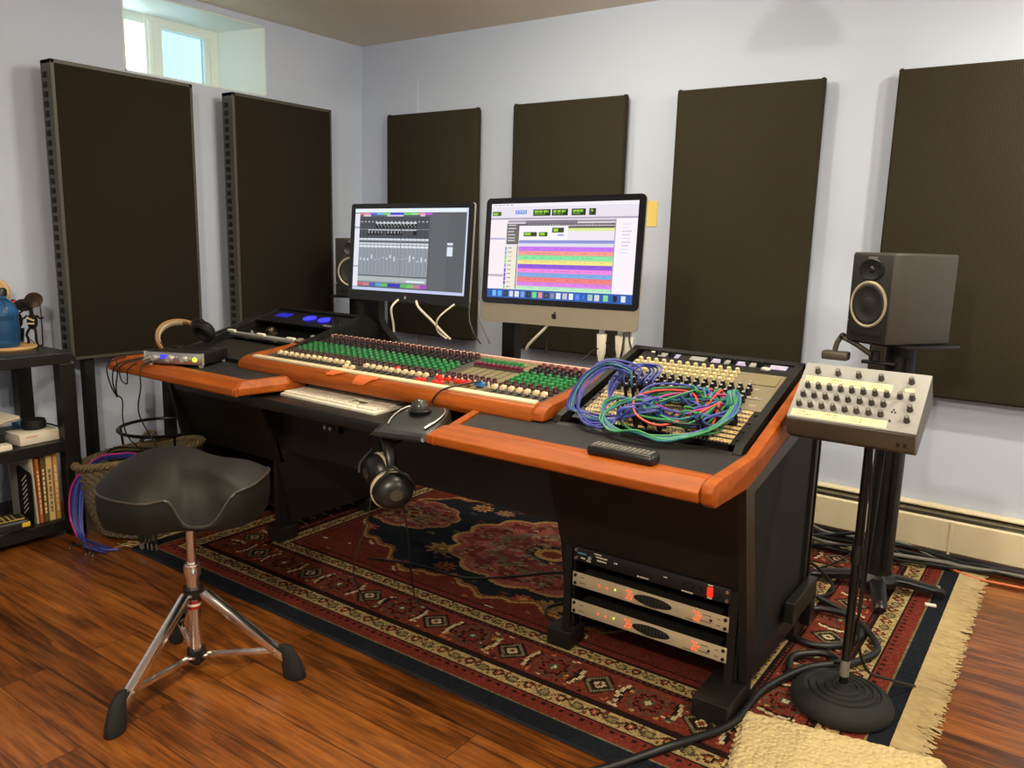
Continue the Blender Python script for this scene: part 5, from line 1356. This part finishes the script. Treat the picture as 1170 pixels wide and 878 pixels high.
for fx, fy in ((-1.816, .905), (-1.668, 1.355), (-2.128, 1.27)):
    d = Vector((fx - c[0], fy - c[1], 0)); L = d.length; d.normalize(); n = Vector((-d.y, d.x, 0)); C0 = Vector((*c, 0))
    top = C0 + d * .03 + Vector((0, 0, .236)); bot = C0 + d * (L - .02) + Vector((0, 0, .05))
    lg = MB(); q = bot - top; zax = q.normalized(); yax = zax.cross(n)
    R_ = Matrix((n, yax, zax)).transposed().to_4x4(); Xm = Matrix.Translation((top + bot) / 2) @ R_
    up_ = 1 if (R_ @ Vector((0, 1, 0))).z > 0 else -1
    lg.box((0, up_ * .009, 0), (.024, .002, q.length), Xm, bev=.0008)
    for s in (-1, 1): lg.box((s * .0115, 0, 0), (.002, .02, q.length), Xm, bev=.0008)
    leg = lg.build('leg', M['chrome'], th)
    b0 = C0 + d * .028 + Vector((0, 0, .048)); b1 = top.lerp(bot, .84)
    br = MB(); q = b1 - b0; zax = q.normalized(); R_ = Matrix((n, zax.cross(n), zax)).transposed().to_4x4(); Xm = Matrix.Translation((b0 + b1) / 2) @ R_
    br.box((0, 0, 0), (.015, .0025, q.length), Xm, bev=.0008)
    for s in (-1, 1): br.box((s * .007, 0, 0), (.002, .012, q.length), Xm, bev=.0008)
    br.build('brace', M['chrome'], leg)
    rv = MB()
    for p_ in (top, b1, b0): rv.cyl(p_ - n * .0145, p_ + n * .0145, .0045, .0045, 12)
    rv.build('rivets', M['steel'], leg)
    # rubber boot, standing nearly upright with a rounded toe
    fz = MB()
    def ff_(u, v, bot=bot, d=d, n=n):
        k = [(0, 0, 0), (.9, .0, .0), (1.05, .006, .0), (1.0, .03, -.004), (.86, .062, -.012), (.66, .088, -.024), (.5, .096, -.03), (0, .096, -.03)][int(round(v * 7))]
        a = 2 * PI * u; p_ = bot + n * (.02 * k[0] * math.cos(a)) + d * (.031 * k[0] * math.sin(a) + k[2] + .012)
        return Vector((p_.x, p_.y, k[1]))
    fz.grid(ff_, 20, 7, closeu=True); fz.build('rubber_foot', M['rubber'], leg, ang=60)

# ------------------------------------------------------------------ bookcase along the left wall
bc = thing('bookcase', 'low black-brown open shelf unit against the left wall', 'bookcase', (-3.42, 1.1, 0))
X0, X1, Y0, Y1, ZTOP = -3.63, -3.205, .55, 1.552, .745
m = MB(); m.b2(X0, X1, Y0, Y1, ZTOP - .042, ZTOP, .002); m.build('top', M['bookcase'], bc, smooth=False)
m = MB(); m.b2(X0 + .01, X1 - .004, Y0 + .05, Y1 - .05, .352, .396, .002); m.build('shelf', M['bookcase'], bc, smooth=False)
m = MB(); m.b2(X0 + .01, X1 - .004, Y0 + .05, Y1 - .05, .03, .075, .002); m.build('shelf', M['bookcase'], bc, smooth=False)
for x in (X0, X1 - .055):
    for y in (Y0, Y1 - .058):
        MB().b2(x, x + .055, y, y + .058, 0, ZTOP - .042, .002).build('post', M['bookcase'], bc, smooth=False)
MB().cyl((X1 + .0, Y1 - .01, .705), (X1 + .004, Y1 - .01, .705), .005, .005, 10).build('pin', M['steel'], bc)
# on top
bo = thing('bread_board', 'round pale wooden board under the blue water bottle', 'board', (-3.47, 1.43, ZTOP))
m = MB(); m.lathe([(0, 0), (.1, 0), (.104, .006), (.1, .013), (0, .013)], Matrix.Translation((-3.47, 1.425, ZTOP)), 40); m.build('board', M['bamboo'], bo)
wb = thing('water_bottle', 'blue translucent water bottle standing on the round board', 'bottle', (-3.445, 1.4, ZTOP + .013))
m = MB(); P_ = [(0, 0), (.054, 0), (.059, .006), (.06, .02), (.058, .028), (.06, .036), (.06, .1), (.058, .106), (.06, .112), (.06, .14), (.05, .168), (.03, .186), (.024, .19), (.024, .205)]
m.lathe(P_, None, 40); m.build('body', M['bluebottle'], wb, world=False)
m = MB(); m.lathe([(0, .003), (.05, .003), (.056, .012), (.056, .125), (0, .125)], None, 32); m.build('water', M['water'], wb, world=False)
m = MB(); m.lathe([(.026, .2), (.028, .2), (.028, .222), (.022, .23), (0, .232)], None, 24); m.build('cap', M['blackplastic'], wb, world=False)
m = MB()
for k in range(9):
    a = -.95 ; m.box((.0605 * math.cos(a), .0605 * math.sin(a), .03 + k * .0145), (.001, .007 + .006 * (k % 2), .003), rz=a)
m.build('scale_marks', M['white'], wb, world=False)
# little wire drummer
def figure(label, cx, cy, rz):
    t = thing('drummer_figurine', label, 'figurine', (cx, cy, ZTOP), (0, 0, rz))
    m = MB(); m.lathe([(0, 0), (.03, 0), (.032, .004), (.0, .006)], None, 20); m.build('base', M['rustmetal'], t, world=False)
    m = MB(); m.sphere((0, 0, .1), .021, (1, .75, 1.55)); m.tube([(0, 0, .12), (0, -.004, .15), (0, -.006, .158)], .008, 8); m.sphere((0, -.008, .168), .013, (1, 1, 1.15))
    m.tube([(.008, 0, .08), (.016, -.012, .055), (.012, -.004, .03), (.014, -.002, .004)], .0055, 8); m.tube([(-.008, 0, .08), (-.018, -.016, .05), (-.016, -.01, .03), (-.018, -.008, .004)], .0055, 8)
    m.tube([(.018, 0, .125), (.036, -.008, .115), (.05, -.012, .12)], .004, 8); m.tube([(-.018, 0, .125), (-.034, -.01, .112), (-.052, -.016, .13), (-.06, -.018, .145)], .004, 8)
    m.build('body', M['blackmat'], t, world=False)
    m = MB(); m.lathe([(0, .006), (.03, .002), (.034, 0), (.03, .0), (0, .003)], xf((.012, .0, .188), rx=math.radians(62), rz=.3), 24); m.build('hat_cymbal', M['rustmetal'], t, world=False)
    m = MB(); m.tube([(.04, -.01, .004), (.042, -.01, .1), (.038, -.006, .185)], .002, 6); m.tube([(.03, .006, .004), (.034, .004, .1), (.034, .0, .18)], .002, 6); m.tube([(-.02, -.02, .004), (-.004, -.024, .03), (.02, -.02, .004)], .002, 6)
    m.build('stand_wires', M['rustmetal'], t, world=False)
    m = MB(); m.box((0, -.014, .112), (.03, .008, .006), ry=.4); m.box((0, -.015, .094), (.026, .008, .006)); m.build('wire_band', M['cream'], t, world=False)
    return t
figure('dark wire drummer figurine with a cymbal at the bookcase edge', -3.47, 1.525, math.radians(40))
# second figure half hidden behind the bottle, with a drum
f2 = thing('drummer_figurine', 'figurine with red face patch half hidden behind the water bottle', 'figurine', (-3.555, 1.505, ZTOP), (0, 0, .5))
m = MB(); m.sphere((0, 0, .1), .022, (1, .8, 1.5)); m.sphere((-.012, 0, .17), .016); m.tube([(.012, 0, .13), (.03, -.005, .14), (.048, -.008, .15)], .004, 8); m.tube([(.006, 0, .08), (.02, -.01, .04), (.012, 0, .004)], .006, 8); m.tube([(-.006, 0, .08), (-.02, -.01, .04), (-.012, 0, .004)], .006, 8); m.build('body', M['blackmat'], f2, world=False)
m = MB(); m.lathe([(0, .006), (.034, .002), (.036, 0), (0, .002)], xf((.042, -.008, .165), rx=.5, ry=.5), 24); m.build('cymbal', M['blackmat'], f2, world=False)
MB().sphere((.002, -.012, .172), .011, (1, .6, 1.1)).build('face_patch', M['redk'], f2, world=False)
m = MB(); m.cyl((0, 0, 0), (0, 0, .006), .028, .028, 18); m.build('base', M['rustmetal'], f2, world=False)
dr = thing('tambourine', 'round tan skinned hand drum standing upright at the back of the bookcase', 'drum', (-3.58, 1.45, ZTOP))
Md = xf((-3.585, 1.44, ZTOP + .215), rz=math.radians(52), ry=0) @ xf((0, 0, 0), rx=PI / 2)
m = MB(); m.lathe([(0, .014), (.052, .014), (.056, .01), (.056, -.014), (.0, -.014)], Md, 36); m.build('skin', M['beige'], dr)
m = MB(); m.cyl((-3.585, 1.44, ZTOP), (-3.585, 1.44, ZTOP + .17), .008, .006, 10); m.cyl((-3.585, 1.44, ZTOP), (-3.585, 1.44, ZTOP + .008), .035, .035, 20); m.build('stem', M['rustmetal'], dr)
pf = thing('picture_frame', 'small dark easel frame with yellow picture beside the bottle', 'picture frame', (-3.565, 1.555, ZTOP), (math.radians(-12), 0, math.radians(38)))
pf.location = (-3.55, 1.49, ZTOP); WM[pf.name] = Matrix.Translation(pf.location) @ pf.rotation_euler.to_matrix().to_4x4()
m = MB()
for x in (-.026, .026): m.box((x, 0, .035), (.007, .008, .07))
for z in (.003, .067): m.box((0, 0, z), (.059, .008, .007))
m.build('frame', M['rustmetal'], pf, world=False)
a, R = canvas(24, 28, (224, 200, 130)); R(.3, .2, .5, .45, (120, 80, 40)); R(.5, .55, .7, .85, (90, 70, 40)); R(.2, .6, .35, .8, (190, 140, 60))
painted('picture', .046, .058, a, M['printed'], pf, loc=(0, -.002, .035)).rotation_euler = (PI / 2, 0, 0)
# middle shelf
ZM = .397
wx = thing('cardboard_box', 'flat white box with faint red print on the middle shelf', 'box', (-3.30, 1.415, ZM), (0, 0, math.radians(4)))
m = MB(); m.box((0, 0, .022), (.11, .15, .044), bev=.0015); m.build('carton', M['paper'], wx, world=False)
m = MB()
for k in range(7): m.box((.0552, -.05 + k * .0065, .03), (.0006, .0045, .005))
m.build('printing', mat('pale_red_print', rgb(200, 130, 110), .7), wx, world=False)
m = MB(); m.box((0, 0, .0225), (.1105, .1505, .001)); m.build('lid_seam', M['tape'], wx, world=False)
pc = thing('tape_roll', 'round black zipped case lying on the white box', 'case', (-3.315, 1.43, ZM + .0445))
m = MB(); m.lathe([(0, 0), (.036, 0), (.043, .006), (.044, .03), (.04, .038), (.02, .041), (0, .041)], None, 28); m.build('body', M['blackmat'], pc, world=False)
m = MB(); m.tube([(.03, .025, .02), (.045, .04, .018), (.055, .06, .008), (.04, .07, .004)], .004, 6); m.build('strap', M['blackmat'], pc, world=False)
pc.name = 'zipped_case'
bb = tag(MB().box((-3.44, 1.43, ZM + .03), (.05, .04, .06), bev=.004).build('small_box', mat('blue_green_print', rgb(58, 110, 150), .5, vary=(60, .5))), 'tiny blue and green box behind the round black case', 'box')
ps = thing('paper_stack', 'slanting cream papers lying over things at the shelf\'s near end', 'papers', (-3.33, 1.2, ZM))
m = MB()
rnd = random.Random(9)
for k in range(5): m.box((-3.33 + rnd.uniform(-.006, .006), 1.215, ZM + .085 + .003 * k), (.2, .26, .0014), rz=rnd.uniform(-.05, .05) + .1, rx=math.radians(9))
m.build('sheets', M['paper'], ps)
m = MB(); m.b2(-3.42, -3.26, 1.08, 1.3, ZM, ZM + .05, .003); m.build('support_binder', M['blackmat'], ps)
tag(MB().box((-3.235, 1.27, ZM + .011), (.05, .07, .022), bev=.004).build('charger', M['white']), 'small white charger at the front of the middle shelf', 'charger')
# bottom shelf
ZB = .0755
def book(y, th_, h_, d_, col, label, tilt=0.0, x=-3.24, cov=None):
    t = thing('book', label, 'book', (x, y, ZB), (tilt, 0, 0), 'books on the bottom shelf')
    m_ = mat(label[:24], col, .6)
    m = MB(); m.box((-d_ / 2 + .004, 0, h_ / 2), (d_ - .01, th_ - .005, h_ - .006)); m.build('pages', M['paper'], t, world=False, smooth=False)
    m = MB()
    for s in (-1, 1): m.box((-d_ / 2, s * (th_ / 2 - .001), h_ / 2), (d_, .002, h_))
    m.box((-.001, 0, h_ / 2), (.002, th_, h_), bev=.0008); m.build('cover', m_, t, world=False, smooth=False)
    m = MB(); rn = random.Random(int(y * 1000))
    z = .04
    while z < h_ - .05: l_ = rn.uniform(.006, .016); m.box((.0003, 0, z), (.0008, th_ * .4, l_)); z += l_ + .005
    m.build('spine_text', cov or M['paper'], t, world=False, smooth=False)
book(1.385, .008, .266, .2, rgb(226, 214, 190), 'thin white book beside the slotted magazine file', .03)
book(1.4, .013, .262, .2, rgb(196, 104, 44), 'orange spined book between white and brown ones', .015, cov=M['tape'])
book(1.4175, .017, .266, .2, rgb(104, 84, 40), 'olive brown book with beaded spine on the bottom shelf', .0, cov=M['tape'])
book(1.4405, .024, .266, .2, rgb(226, 192, 132), 'thick cream spined book on the bottom shelf', .0, cov=M['olive'])
book(1.464, .018, .268, .2, rgb(222, 160, 84), 'amber spined book nearest the bookcase post', .0, cov=M['cream'])
mg = thing('bookend', 'black metal bookend with slanted slots holding up the books', 'bookend', (-3.28, 1.37, ZB))
m = MB(); m.prism([(-3.345, ZB), (-3.232, ZB), (-3.226, ZB + .2), (-3.236, ZB + .212), (-3.335, ZB + .226), (-3.348, ZB + .215)], 'y', 1.3665, 1.3685); m.b2(-3.345, -3.232, 1.27, 1.367, ZB, ZB + .002); m.build('shell', M['blackmat'], mg, smooth=False)
for k in range(8): MB().box((-3.287, 1.366, ZB + .05 + k * .019), (.05, .0008, .0045), ry=math.radians(-38)).build('slot', M['paper'], mg)
tag(MB().box((-3.335, 1.374, ZB + .13), (.17, .008, .26), bev=.001).build('folder', mat('grey_folder', rgb(150, 146, 138), .7)), 'pale grey folder standing between the bookend and the books', 'folder')
tag(MB().b2(-3.47, -3.452, 1.02, 1.3, ZB, ZB + .26, .003).build('red_binder', mat('dark_red_binder', rgb(92, 30, 22), .6)), 'dark red binder at the back of the bottom shelf', 'binder')
lm_ = thing('label_maker', 'black and yellow handheld label maker on the bottom shelf', 'label maker', (-3.235, 1.262, ZB + .006), (0, 0, math.radians(-8)))
m = MB(); m.box((0, 0, .024), (.1, .15, .044), bev=.012, seg=3); m.build('case', M['blackplastic'], lm_, world=False)
m = MB(); m.box((.0, 0, .047), (.076, .12, .003), bev=.001); m.build('yellow_face', mat('dull_yellow', rgb(196, 166, 80), .5), lm_, world=False)
m = MB()
for i in range(5):
    for j in range(4): m.box((-.03 + .02 * j, -.05 + i * .018, .0495), (.013, .011, .003), bev=.001)
m.box((0, .045, .0495), (.06, .024, .002)); m.build('buttons', M['blackk'], lm_, world=False)
MB().box((.046, .06, .026), (.01, .03, .02), bev=.004).build('cutter_lever', mat('bright_yellow', rgb(226, 184, 40), .4), lm_, world=False)
tag(MB().box((-3.27, 1.22, ZB + .003), (.12, .23, .004), rz=.06).build('loose_papers', M['paper']), 'white sheets under the label maker on the bottom shelf', 'papers')

# ------------------------------------------------------------------ wicker basket with cords
bk = thing('wicker_basket', 'grey-brown wicker basket standing between the bookcase and the rug', 'basket', (-3.06, 1.715, 0))
Mb = xf((-3.06, 1.715, 0), rz=math.radians(28))
def bshape(u, v, off=0):
    a = 2 * PI * u
    k = v
    ax = .155 + .075 * k + .012 * math.sin(PI * k); ay = .135 + .055 * k + .012 * math.sin(PI * k)
    c, s = math.cos(a), math.sin(a)
    e = 2.8; r = 1 / (abs(c) ** e + abs(s) ** e) ** (1 / e)
    wv = .006 * math.sin(u * 2 * PI * 33 + (PI if int(v * 20) % 2 else 0)) * abs(math.sin(PI * v * 20))
    z = .012 + .31 * v + (.045 * c * v)
    return Mb @ Vector(((ax + wv + off) * r * c, (ay + wv + off) * r * s, z))
m = MB(); m.grid(lambda u, v: bshape(u, v), 264, 60, closeu=True)
m.grid(lambda u, v: bshape(u, 1 - v, -.012), 88, 10, closeu=True)
m.grid(lambda u, v: Mb @ ((Mb.inverted() @ bshape(u, 0)) * Vector((1 - v, 1 - v, 1)).x if False else Vector(((Mb.inverted() @ bshape(u, 0)).x * (1 - v), (Mb.inverted() @ bshape(u, 0)).y * (1 - v), .012))), 60, 3, closeu=True)
m.build('woven_body', M['wicker'], bk, ang=80)
rp = MB()
for j in range(3):
    pts = []
    for k in range(120):
        u = k / 120; p_ = bshape(u, 1); q = 2 * PI * (u * 26 + j / 3); o = (p_ - Vector((-3.06, 1.715, p_.z))).normalized()
        pts.append(p_ + o * (.009 * math.cos(q)) + Vector((0, 0, .006 + .009 * math.sin(q))))
    rp.tube(pts, .008, 6, closed=True, smooth=False)
rp.build('braided_rim', M['rope'], bk)
hd = MB(); e0 = bshape(.30, 1)
hd.tube([e0 + Vector((-.03, -.03, 0)), e0 + Vector((-.015, 0, .05)), e0 + Vector((.02, .01, .055)), e0 + Vector((.045, .02, 0))], .009, 8); hd.build('handle', M['rope'], bk)
# bundle of blue and purple cords hung over the basket rim, down to the floor
bp = [('blue_c', .0), ('navy_c', .008), ('blue_c', .016), ('navy_c', .022), ('blue_c', -.008), ('purple_c', .03), ('navy_c', .012), ('navy_c', -.004)]
for k, (mc, o) in enumerate(bp):
    lab = {'blue_c': 'blue cord of the bundle hung over the basket rim', 'navy_c': 'navy cord of the bundle hung over the basket rim', 'purple_c': 'purple cord of the bundle hung over the basket rim', 'red_c': 'red cord of the bundle hung over the basket rim'}[mc]
    j = lambda s=.006: rnd.uniform(-s, s)
    pts = [(-2.86 + j(), 1.66 + j(), .24), (-2.9 + j(), 1.62 + j(), .35 + o * .4), (-2.98, 1.585 - o * .3, .355 + o * .4), (-3.06 + j(), 1.55 - o * .5, .33 + o * .3), (-3.12 - o * .6, 1.51 - o, .24), (-3.125 - o * .6, 1.49 - o * 1.0, .13), (-3.09 - o * .3, 1.475 - o * .6, .04 + abs(o) * .3), (-3.0 + j(.02), 1.47 + j(.02), .012 + .004 * k * .3), (-2.93 + j(.03), 1.5 + j(.03), .01)]
    if mc in ('red_c', 'purple_c'): pts = pts[:7] + [(-3.06, 1.47, .015)]
    cord('patch_cable', lab, pts, .004, M[mc], 'cords hung over the basket rim', 'patch cord')
for k, (x, y, z, c_) in enumerate(((-2.83, 1.58, .2, 'navy_c'), (-2.81, 1.585, .2, 'blue_c'), (-2.79, 1.59, .22, 'red_c'), (-2.845, 1.575, .2, 'cablek'), (-2.825, 1.57, .2, 'navy_c'), (-2.775, 1.6, .2, 'red_c'))):
    t = thing('patch_cable', {'navy_c': 'navy', 'blue_c': 'blue', 'red_c': 'red', 'cablek': 'black'}[c_] + ' cord end dangling down the basket front behind the throne seat', 'patch cord', (x, y, .03), group='cord ends on the basket front')
    m = MB(); m.tube([(x - .01, y + .03, z + .13), (x, y, z + .1), (x, y - .006, z - .03), (x + .003, y - .004, .09)], .004, 6); m.build('cord', M[c_], t)
    m = MB(); m.cyl((x + .003, y - .004, .1), (x + .004, y - .004, .045), .0065, .005, 8); m.build('plug_body', M['blackk'], t)
    m = MB(); m.cyl((x + .004, y - .004, .045), (x + .005, y - .004, .018), .003, .003, 8); m.build('plug_tip', M['steel'], t)
for k in range(5):
    x, y = -3.1 + .035 * k, 1.44 + .012 * (k % 3)
    t = thing('jack_plug', 'silver and black jack plug lying at the basket foot', 'plug', (x, y, 0), group='jack plugs at the basket foot')
    a = rnd.uniform(-1.2, .4); d = Vector((math.cos(a), math.sin(a), 0)); p_ = Vector((x, y, .007))
    m = MB(); m.cyl(p_ - d * .02, p_ + d * .012, .0065, .0055, 10); m.build('sleeve', M['blackk'], t); m = MB(); m.cyl(p_ + d * .012, p_ + d * .04, .003, .0028, 8); m.build('tip', M['steel'], t)
cc = MB()
for k in range(5):
    pts = [(-3.06 + (.12 + .006 * k) * math.cos(a) * 1.1, 1.715 + (.085 + .006 * k) * math.sin(a), .27 + .012 * k + .006 * math.sin(3 * a + k)) for a in [2 * PI * q / 14 for q in range(14)]]
    cc.tube(pts, .0045, 6, closed=True)
tag(cc.build('coiled_cable', M['cablek']), 'black cable coiled inside the wicker basket', 'cable')
# round black hoop stand behind the basket
hs = thing('wire_stand', 'black metal hoop stand on thin legs behind the basket', 'stand', (-3.26, 1.96, 0))
m = MB(); m.tube([(-3.27 + .185 * math.cos(2 * PI * k / 32), 1.95 + .185 * math.sin(2 * PI * k / 32), .36) for k in range(32)], .0075, 8, closed=True, smooth=False); m.build('hoop', M['blackgloss2'], hs)
for k, a in enumerate((math.radians(-138), math.radians(-18), math.radians(102))):
    m = MB(); m.tube([(-3.27 + .185 * math.cos(a), 1.95 + .185 * math.sin(a), .36), (-3.27 + .17 * math.cos(a), 1.95 + .17 * math.sin(a), .18), (-3.27 + .185 * math.cos(a), 1.95 + .185 * math.sin(a), .004)], .0055, 8); m.build('leg', M['blackgloss2'], hs)

# ------------------------------------------------------------------ cables on the floor
cord('power_cable', 'thick black cable snaking from the pedestal across the rug toward the viewer', [(-.62, 2.76, .03), (-.5, 2.7, .024), (-.44, 2.58, .024), (-.5, 2.44, .024), (-.6, 2.43, .024), (-.66, 2.55, .024), (-.6, 2.67, .03), (-.48, 2.66, .034), (-.38, 2.52, .026), (-.42, 2.38, .024), (-.5, 2.26, .024), (-.555, 2.22, .024), (-.57, 2.3, .03), (-.5, 2.36, .036), (-.45, 2.33, .036), (-.52, 2.24, .034), (-.585, 2.07, .024), (-.6, 1.86, .024), (-.69, 1.67, .024), (-.79, 1.505, .012), (-.9, 1.36, .011), (-1.0, 1.2, .011)], .0105, M['cablek'], n=10, sub=8)
rnd = random.Random(21)
wallb = [(-1.1, 3.2), (-.9, 3.3), (-.75, 3.36), (-.6, 3.36), (-.46, 3.38), (-.33, 3.4), (-.2, 3.43), (-.05, 3.45), (.4, 3.46), (1.0, 3.47)]
for k in range(10):
    o = rnd.uniform(-.05, .05); sp = [2.6, 2.6, 2.6, 2.2, 1.6, 1, .4, .3, .3, .3]
    pts = [(x + rnd.uniform(-.02, .02), y + (o * s_ + rnd.uniform(-.015, .015)), .022 + abs(rnd.gauss(0, .012)) * s_ + .003 * (k % 3)) for (x, y), s_ in zip(wallb, sp)]
    mt = 'cablegrey' if k in (3, 7) else 'cablek'
    cord('floor_cable', ('grey' if mt == 'cablegrey' else 'black') + ' cable in the bundle running along the foot of the heater', pts, rnd.uniform(.004, .0075), M[mt], 'cables along the back wall', n=7, sub=6)
cord('extension_cable', 'orange cord leaving the cable bundle at the rug\'s far corner', [(-.36, 3.4, .02), (-.27, 3.37, .018), (-.2, 3.36, .009), (-.1, 3.37, .008), (.05, 3.38, .008), (.5, 3.4, .008)], .0055, M['orange_c'])
cord('floor_cable', 'thin black cord curving from the bundle toward the pedestal', [(-.56, 3.42, .16), (-.6, 3.3, .06), (-.66, 3.1, .03), (-.76, 2.95, .02), (-.85, 2.9, .02)], .004, M['cablek'])
cord('floor_cable', 'black cord arching beside the speaker stand to the pedestal', [(-.7, 2.75, .16), (-.66, 2.86, .1), (-.6, 2.88, .03), (-.62, 2.8, .022), (-.72, 2.7, .03)], .006, M['cablek'])
for x, y in ((-.3, 2.985), (-.68, 2.86)):
    tag(MB().box((x, y, .0145), (.035, .02, .004), rz=.2).build('adhesive_tab', M['paper']), 'white tab under the speaker stand\'s ' + ('nearer right foot' if x > -.4 else 'left foot beside the pedestal'), 'tab')

# ------------------------------------------------------------------ light
wd = bpy.data.worlds.new('sky'); SC.world = wd; wd.use_nodes = True
bg = wd.node_tree.nodes['Background']; bg.inputs[0].default_value = (.72, .93, 1.0, 1); bg.inputs[1].default_value = SKY
def lamp(name, loc, power, size, col, kind='AREA', aim=None, spread=180, parent=None):
    l = bpy.data.lights.new(name, kind); l.energy = power; l.color = col
    if kind == 'AREA': l.shape = 'DISK'; l.size = size; l.spread = math.radians(spread)
    else: l.shadow_soft_size = size
    if kind == 'SPOT': l.spot_size = math.radians(spread); l.spot_blend = .7
    o = bpy.data.objects.new(name, l); COL.objects.link(o); o.location = loc
    if aim is not None:
        d = Vector(aim) - Vector(loc); o.rotation_euler = d.to_track_quat('-Z', 'Y').to_euler()
    return o
for i, (x, y, p, c, aim) in enumerate(LAMPS):
    lamp('ceiling_lamp', (x, y, ZC - .03), p, .09, c, aim=aim)

for p_, w_ in FILL_LIGHTS: lamp('hanging_bulb', p_, w_, .045, WARM2, 'POINT')  # unseen fill lights, added to brighten the ceiling
# unseen dome added above the frame to cast a shadow on the upper back wall
pn = thing('pendant_lamp', 'dark dome pendant lamp hanging from the ceiling above the desk', 'lamp', (-.93, 2.35, 2.06))
m = MB(); m.lathe([(.135, 0), (.14, .004), (.13, .04), (.1, .085), (.055, .115), (.03, .13), (.03, .16), (0, .165)], None, 36); m.build('dome_shade', M['blackmat'], pn, world=False)
MB().cyl((0, 0, .16), (0, 0, ZC - 2.06), .006, .006, 10).build('stem', M['black'], pn, world=False)
MB().cyl((0, 0, ZC - 2.06 - .03), (0, 0, ZC - 2.06), .05, .06, 24).build('ceiling_rose', M['black'], pn, world=False)

# ------------------------------------------------------------------ camera
cam = bpy.data.cameras.new('camera'); co = bpy.data.objects.new('camera', cam); COL.objects.link(co); SC.camera = co
pit, rol, yaw = .182856352, .02641442, .614339358
fw = Vector((-math.sin(yaw) * math.cos(pit), math.cos(yaw) * math.cos(pit), -math.sin(pit)))
r0 = Vector((math.cos(yaw), math.sin(yaw), 0)); u0 = r0.cross(fw)
rt = r0 * math.cos(rol) + u0 * math.sin(rol); up = -r0 * math.sin(rol) + u0 * math.cos(rol)
co.matrix_world = Matrix((rt, up, -fw)).transposed().to_4x4(); co.location = (0, 0, 1.24)
cam.sensor_width = 36; cam.lens = 917.147 * 36 / 1170; cam.clip_start = .02
vs = SC.view_settings; vs.view_transform = 'Standard'; vs.look = 'None'; vs.gamma = 1; vs.use_curve_mapping = False; vs.exposure = EXPO
